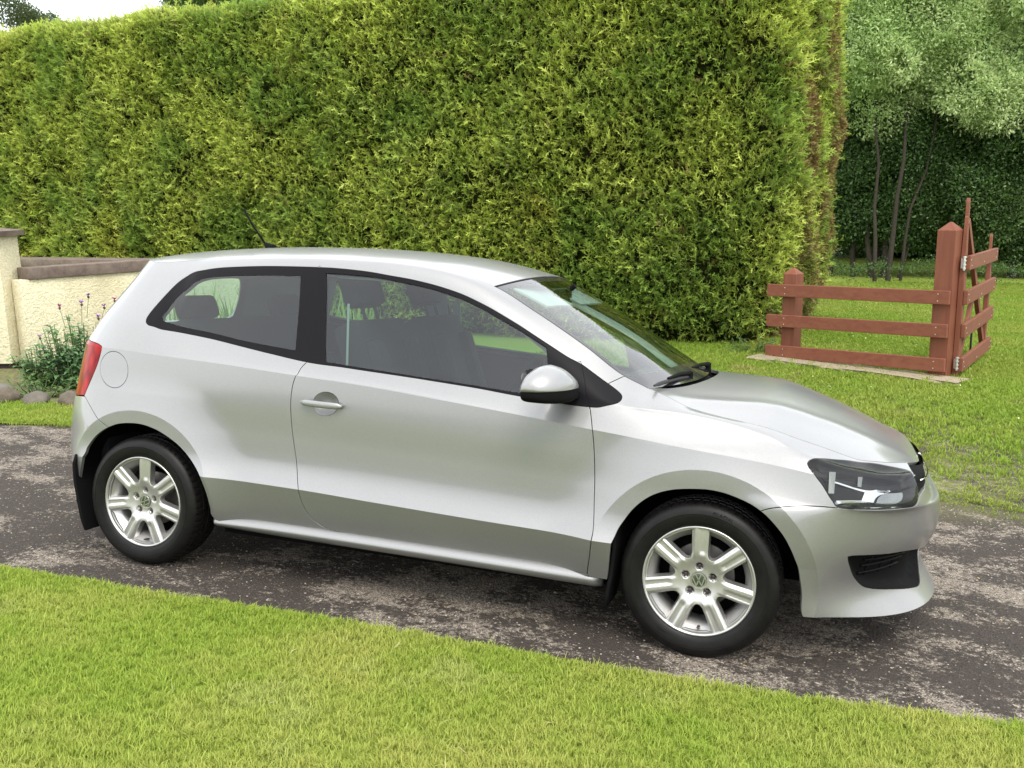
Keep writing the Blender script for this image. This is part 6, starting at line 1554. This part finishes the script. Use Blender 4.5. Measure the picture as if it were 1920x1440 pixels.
def tree(name,label,base,blobs,stems,coll,dens,seed,smin=.8,smax=1.5,core=True,cat='tree',hole=0.):
    e=empty(name,base); tag(e,label,cat); r=np.random.default_rng(seed)
    for i,(x,y,r0,top) in enumerate(stems):
        bm=bmesh.new(); pts=limb(bm,(x,y,-.1),top,r0,r0*.35,seed+i,7)
        for k in range(4):
            t=2+k%4; b=blobs[int(r.integers(len(blobs)))][0]; limb(bm,pts[t],tuple(np.array(pts[t])*.35+np.array(b)*.65),r0*.4,r0*.12,seed*7+i*5+k,5)
        bm_obj('trunk',bm,M_BARK,e,True)
    bm=bmesh.new()
    for c,rad in blobs:
        c=Vector(c); rv=bmesh.ops.create_icosphere(bm,subdivisions=3,radius=1.)['verts']; s=r.uniform(0,10)
        for v in rv:
            p=v.co.normalized(); k=1+.22*math.sin(p.x*4+s)*math.sin(p.y*5+s*2)+.16*math.sin(p.z*9+p.x*7+s)+.10*math.sin(p.y*15+p.z*11)
            v.co=c+Vector((p.x*rad[0],p.y*rad[1],p.z*rad[2]))*k
    # some open patches in the crown
    if hole:
        dl=[f for f in bm.faces if n2(f.calc_center_median().x*2+seed,f.calc_center_median().z*2,1.6,seed)>hole]
        bmesh.ops.delete(bm,geom=dl,context='FACES')
    o=bm_obj('crown',bm,M_HCORE,e); o['kind']='stuff'; scatter(o,coll,dens,smin,smax,up=.35,jitter=.8,seed=seed,keep=False)
    # inner, deeper foliage so the crown has body
    if core:
        bm=bmesh.new()
        for c,rad in blobs:
            c=Vector(c); rv=bmesh.ops.create_icosphere(bm,subdivisions=2,radius=1.)['verts']
            for v in rv: p=v.co.normalized(); v.co=c+Vector((p.x*rad[0],p.y*rad[1],p.z*rad[2]))*.66
        o=bm_obj('inner_foliage',bm,M_HCORE,e); o['kind']='stuff'; scatter(o,coll,dens*.6,smin,smax*1.2,up=.2,jitter=1.0,seed=seed+1,keep=False)
    return e
def rb(seed,n,c,sp,r0,r1):
    r=np.random.default_rng(seed); out=[]
    for i in range(n):
        d=r.normal(size=3); d/=np.linalg.norm(d); k=r.uniform(.3,1)**.5; p=np.array(c)+d*np.array(sp)*k; q=r.uniform(r0,r1); out.append((tuple(p),(q*1.15,q*1.05,q*.9)))
    return out
tree('willow_tree','big grey-green willow filling the top right, nearest the end of the hedge',(2.6,18.6,-.2),rb(1,30,(-.4,0,5.7),(2.3,1.3,2.1),.6,1.05),[(-.2,.1,.06,(-.8,.4,4.8)),(.05,.15,.07,(.5,.4,5.4)),(.35,.1,.05,(1.5,.5,4.6))],TC_W,50,51,hole=.62)
tree('willow_tree','grey-green willow crown at the top right corner above the open gate',(5.6,18.9,-.2),rb(2,28,(0,0,5.2),(2.1,1.3,2.2),.6,1.0),[(-.3,0,.11,(-.6,.1,4.2)),(.3,.1,.09,(1.0,.2,4.8)),(.0,-.3,.07,(.2,0,5.0))],TC_W,48,52,hole=.55)
tree('alder_tree','dark leafy tree in deep shade behind the fence, left of the tall gate post',(2.3,19.6,-.2),rb(3,30,(0,0,2.7),(2.2,.8,2.0),.55,.9),[(-.8,-.6,.07,(-.9,0,3.0)),(-.3,-.7,.06,(-.2,0,3.2)),(.3,-.8,.08,(.8,0,3.0))],TC_A,90,53)
tree('alder_tree','dark low tree at the far right edge behind the gate',(5.8,19.2,-.2),rb(4,30,(0,0,2.4),(2.3,.8,1.9),.5,.9),[(-1.0,-.5,.06,(-.9,0,2.8)),(.2,-.6,.07,(.3,0,2.9)),(1.1,-.4,.06,(1.3,0,2.6))],TC_A,85,54)
tree('ash_tree','dark tree whose crown fills the gap behind the two willows',(3.6,24.5,-.2),rb(5,20,(0,0,5.0),(4.6,1.0,3.4),1.1,1.7),[(-1.,0,.16,(-1.,0,5)),(1.4,0,.16,(1.6,0,5))],TC_A,34,55,1.3,2.2)
# slender bare stems in the shade
bm_=None
for i,(x,y,tx,tz) in enumerate([(2.42,17.6,2.30,3.6),(2.68,17.65,2.95,3.8),(2.95,17.9,3.5,3.4)]):
    bm=bmesh.new(); limb(bm,(x,y,-.25),(tx,y+.3,tz),(.045,.06,.035)[i],.02,70+i,6)
    o=bm_obj('sapling_trunk',bm,M_BARK,None,True); tag(o,['thin grey sapling trunk in the shade, first right of the hedge','thicker leaning sapling trunk just right of the upright one','sapling stem leaning right between fence and gate post','faint sapling stem closest to the hedge end','sapling stem straight behind the tall gate post','sapling stem far right behind the gate'][i],'sapling','sapling trunks in the shade under the willows')
wd_=rb(77,34,(0,0,2.2),(9,1.2,2.0),1.2,1.9)
tree('woodland','shaded woodland edge behind the lawn, seen between the trunks',(5.5,27,-.2),wd_,[],TC_A,26,78,1.4,2.4)
# undergrowth bank along the back of the lawn
V=[];F=[];xs=np.linspace(.8,11,60)
for i,x in enumerate(xs):
    h=.10+.08*math.sin(x*2.1)+.07*math.sin(x*5.3+1)
    for j,(dy,z) in enumerate(((0,-.22),(.05,h*.5),(.35,h*.85),(.9,h),(1.8,h*1.1))): V.append((x,17.0+dy+.2*math.sin(x*1.3)-(.09*(x-2)),z))
for i in range(59):
    for j in range(4): a=i*5+j; F.append((a,a+5,a+6,a+1))
ug=mesh('undergrowth',V,F,M_HCORE,None,True); tag(ug,'dark low undergrowth along the back edge of the lawn','undergrowth',kind='stuff'); scatter(ug,TC_A,26,.4,1.0,up=.3,seed=61,keep=False)
# far trees over the hedge at the top left
tree('garden_tree','small dark leafy tree top showing over the hedge at the far left corner',(-23.3,20.5,-.2),rb(6,9,(0,0,7.2),(.9,.9,.8),.35,.6),[(0,0,.16,(0,0,7.0))],TC_X,70,62,.5,.9,hole=.35)
tree('garden_tree','dark tree top peeping over the highest visible part of the hedge',(-16.6,21.5,-.2),rb(7,10,(0,0,8.35),(1.3,.9,.7),.5,.8),[(0,0,.18,(0,0,8.2))],TC_A,60,63,.7,1.1)
tree('twiggy_bush','sparse twiggy shoots against the sky above the left of the hedge',(-20.5,20.2,-.2),rb(8,7,(0,0,6.9),(1.3,.5,.5),.25,.4),[(-.8,0,.05,(-1.2,0,7.2)),(.3,0,.05,(.5,0,7.3)),(1.0,0,.04,(1.5,0,7.1)),(-.2,0,.04,(-.3,0,7.4))],TC_X,14,64,.35,.6,False,'bush')
# ---------------------------------------------------------------- unseen hedge added behind the camera for paint and glass to reflect
def back_hedge():
    V=[];F=[];xs=np.linspace(-22,26,97)
    for x in xs:
        hh=1.2+.5*math.sin(x*.33)+.25*math.sin(x*1.1)+.12*math.sin(x*3.1)
        for dy,z in ((0,-.1),(.15,1.2),(.1,hh*.75),(-.2,hh),(-.9,hh+.1)): V.append((x,-15.5+dy+.25*math.sin(x*.9+z),z+.45))
    for i in range(96):
        for j in range(4): a=i*5+j; F.append((a,a+1,a+6,a+5))
    o=mesh('added_hedge',V,F,M_HCORE,None,True); tag(o,'loose green unseen hedge across the lawn, added for the reflections in the car','hedge'); scatter(o,TC_A,40,1.0,1.8,up=.3,seed=71)
back_hedge()
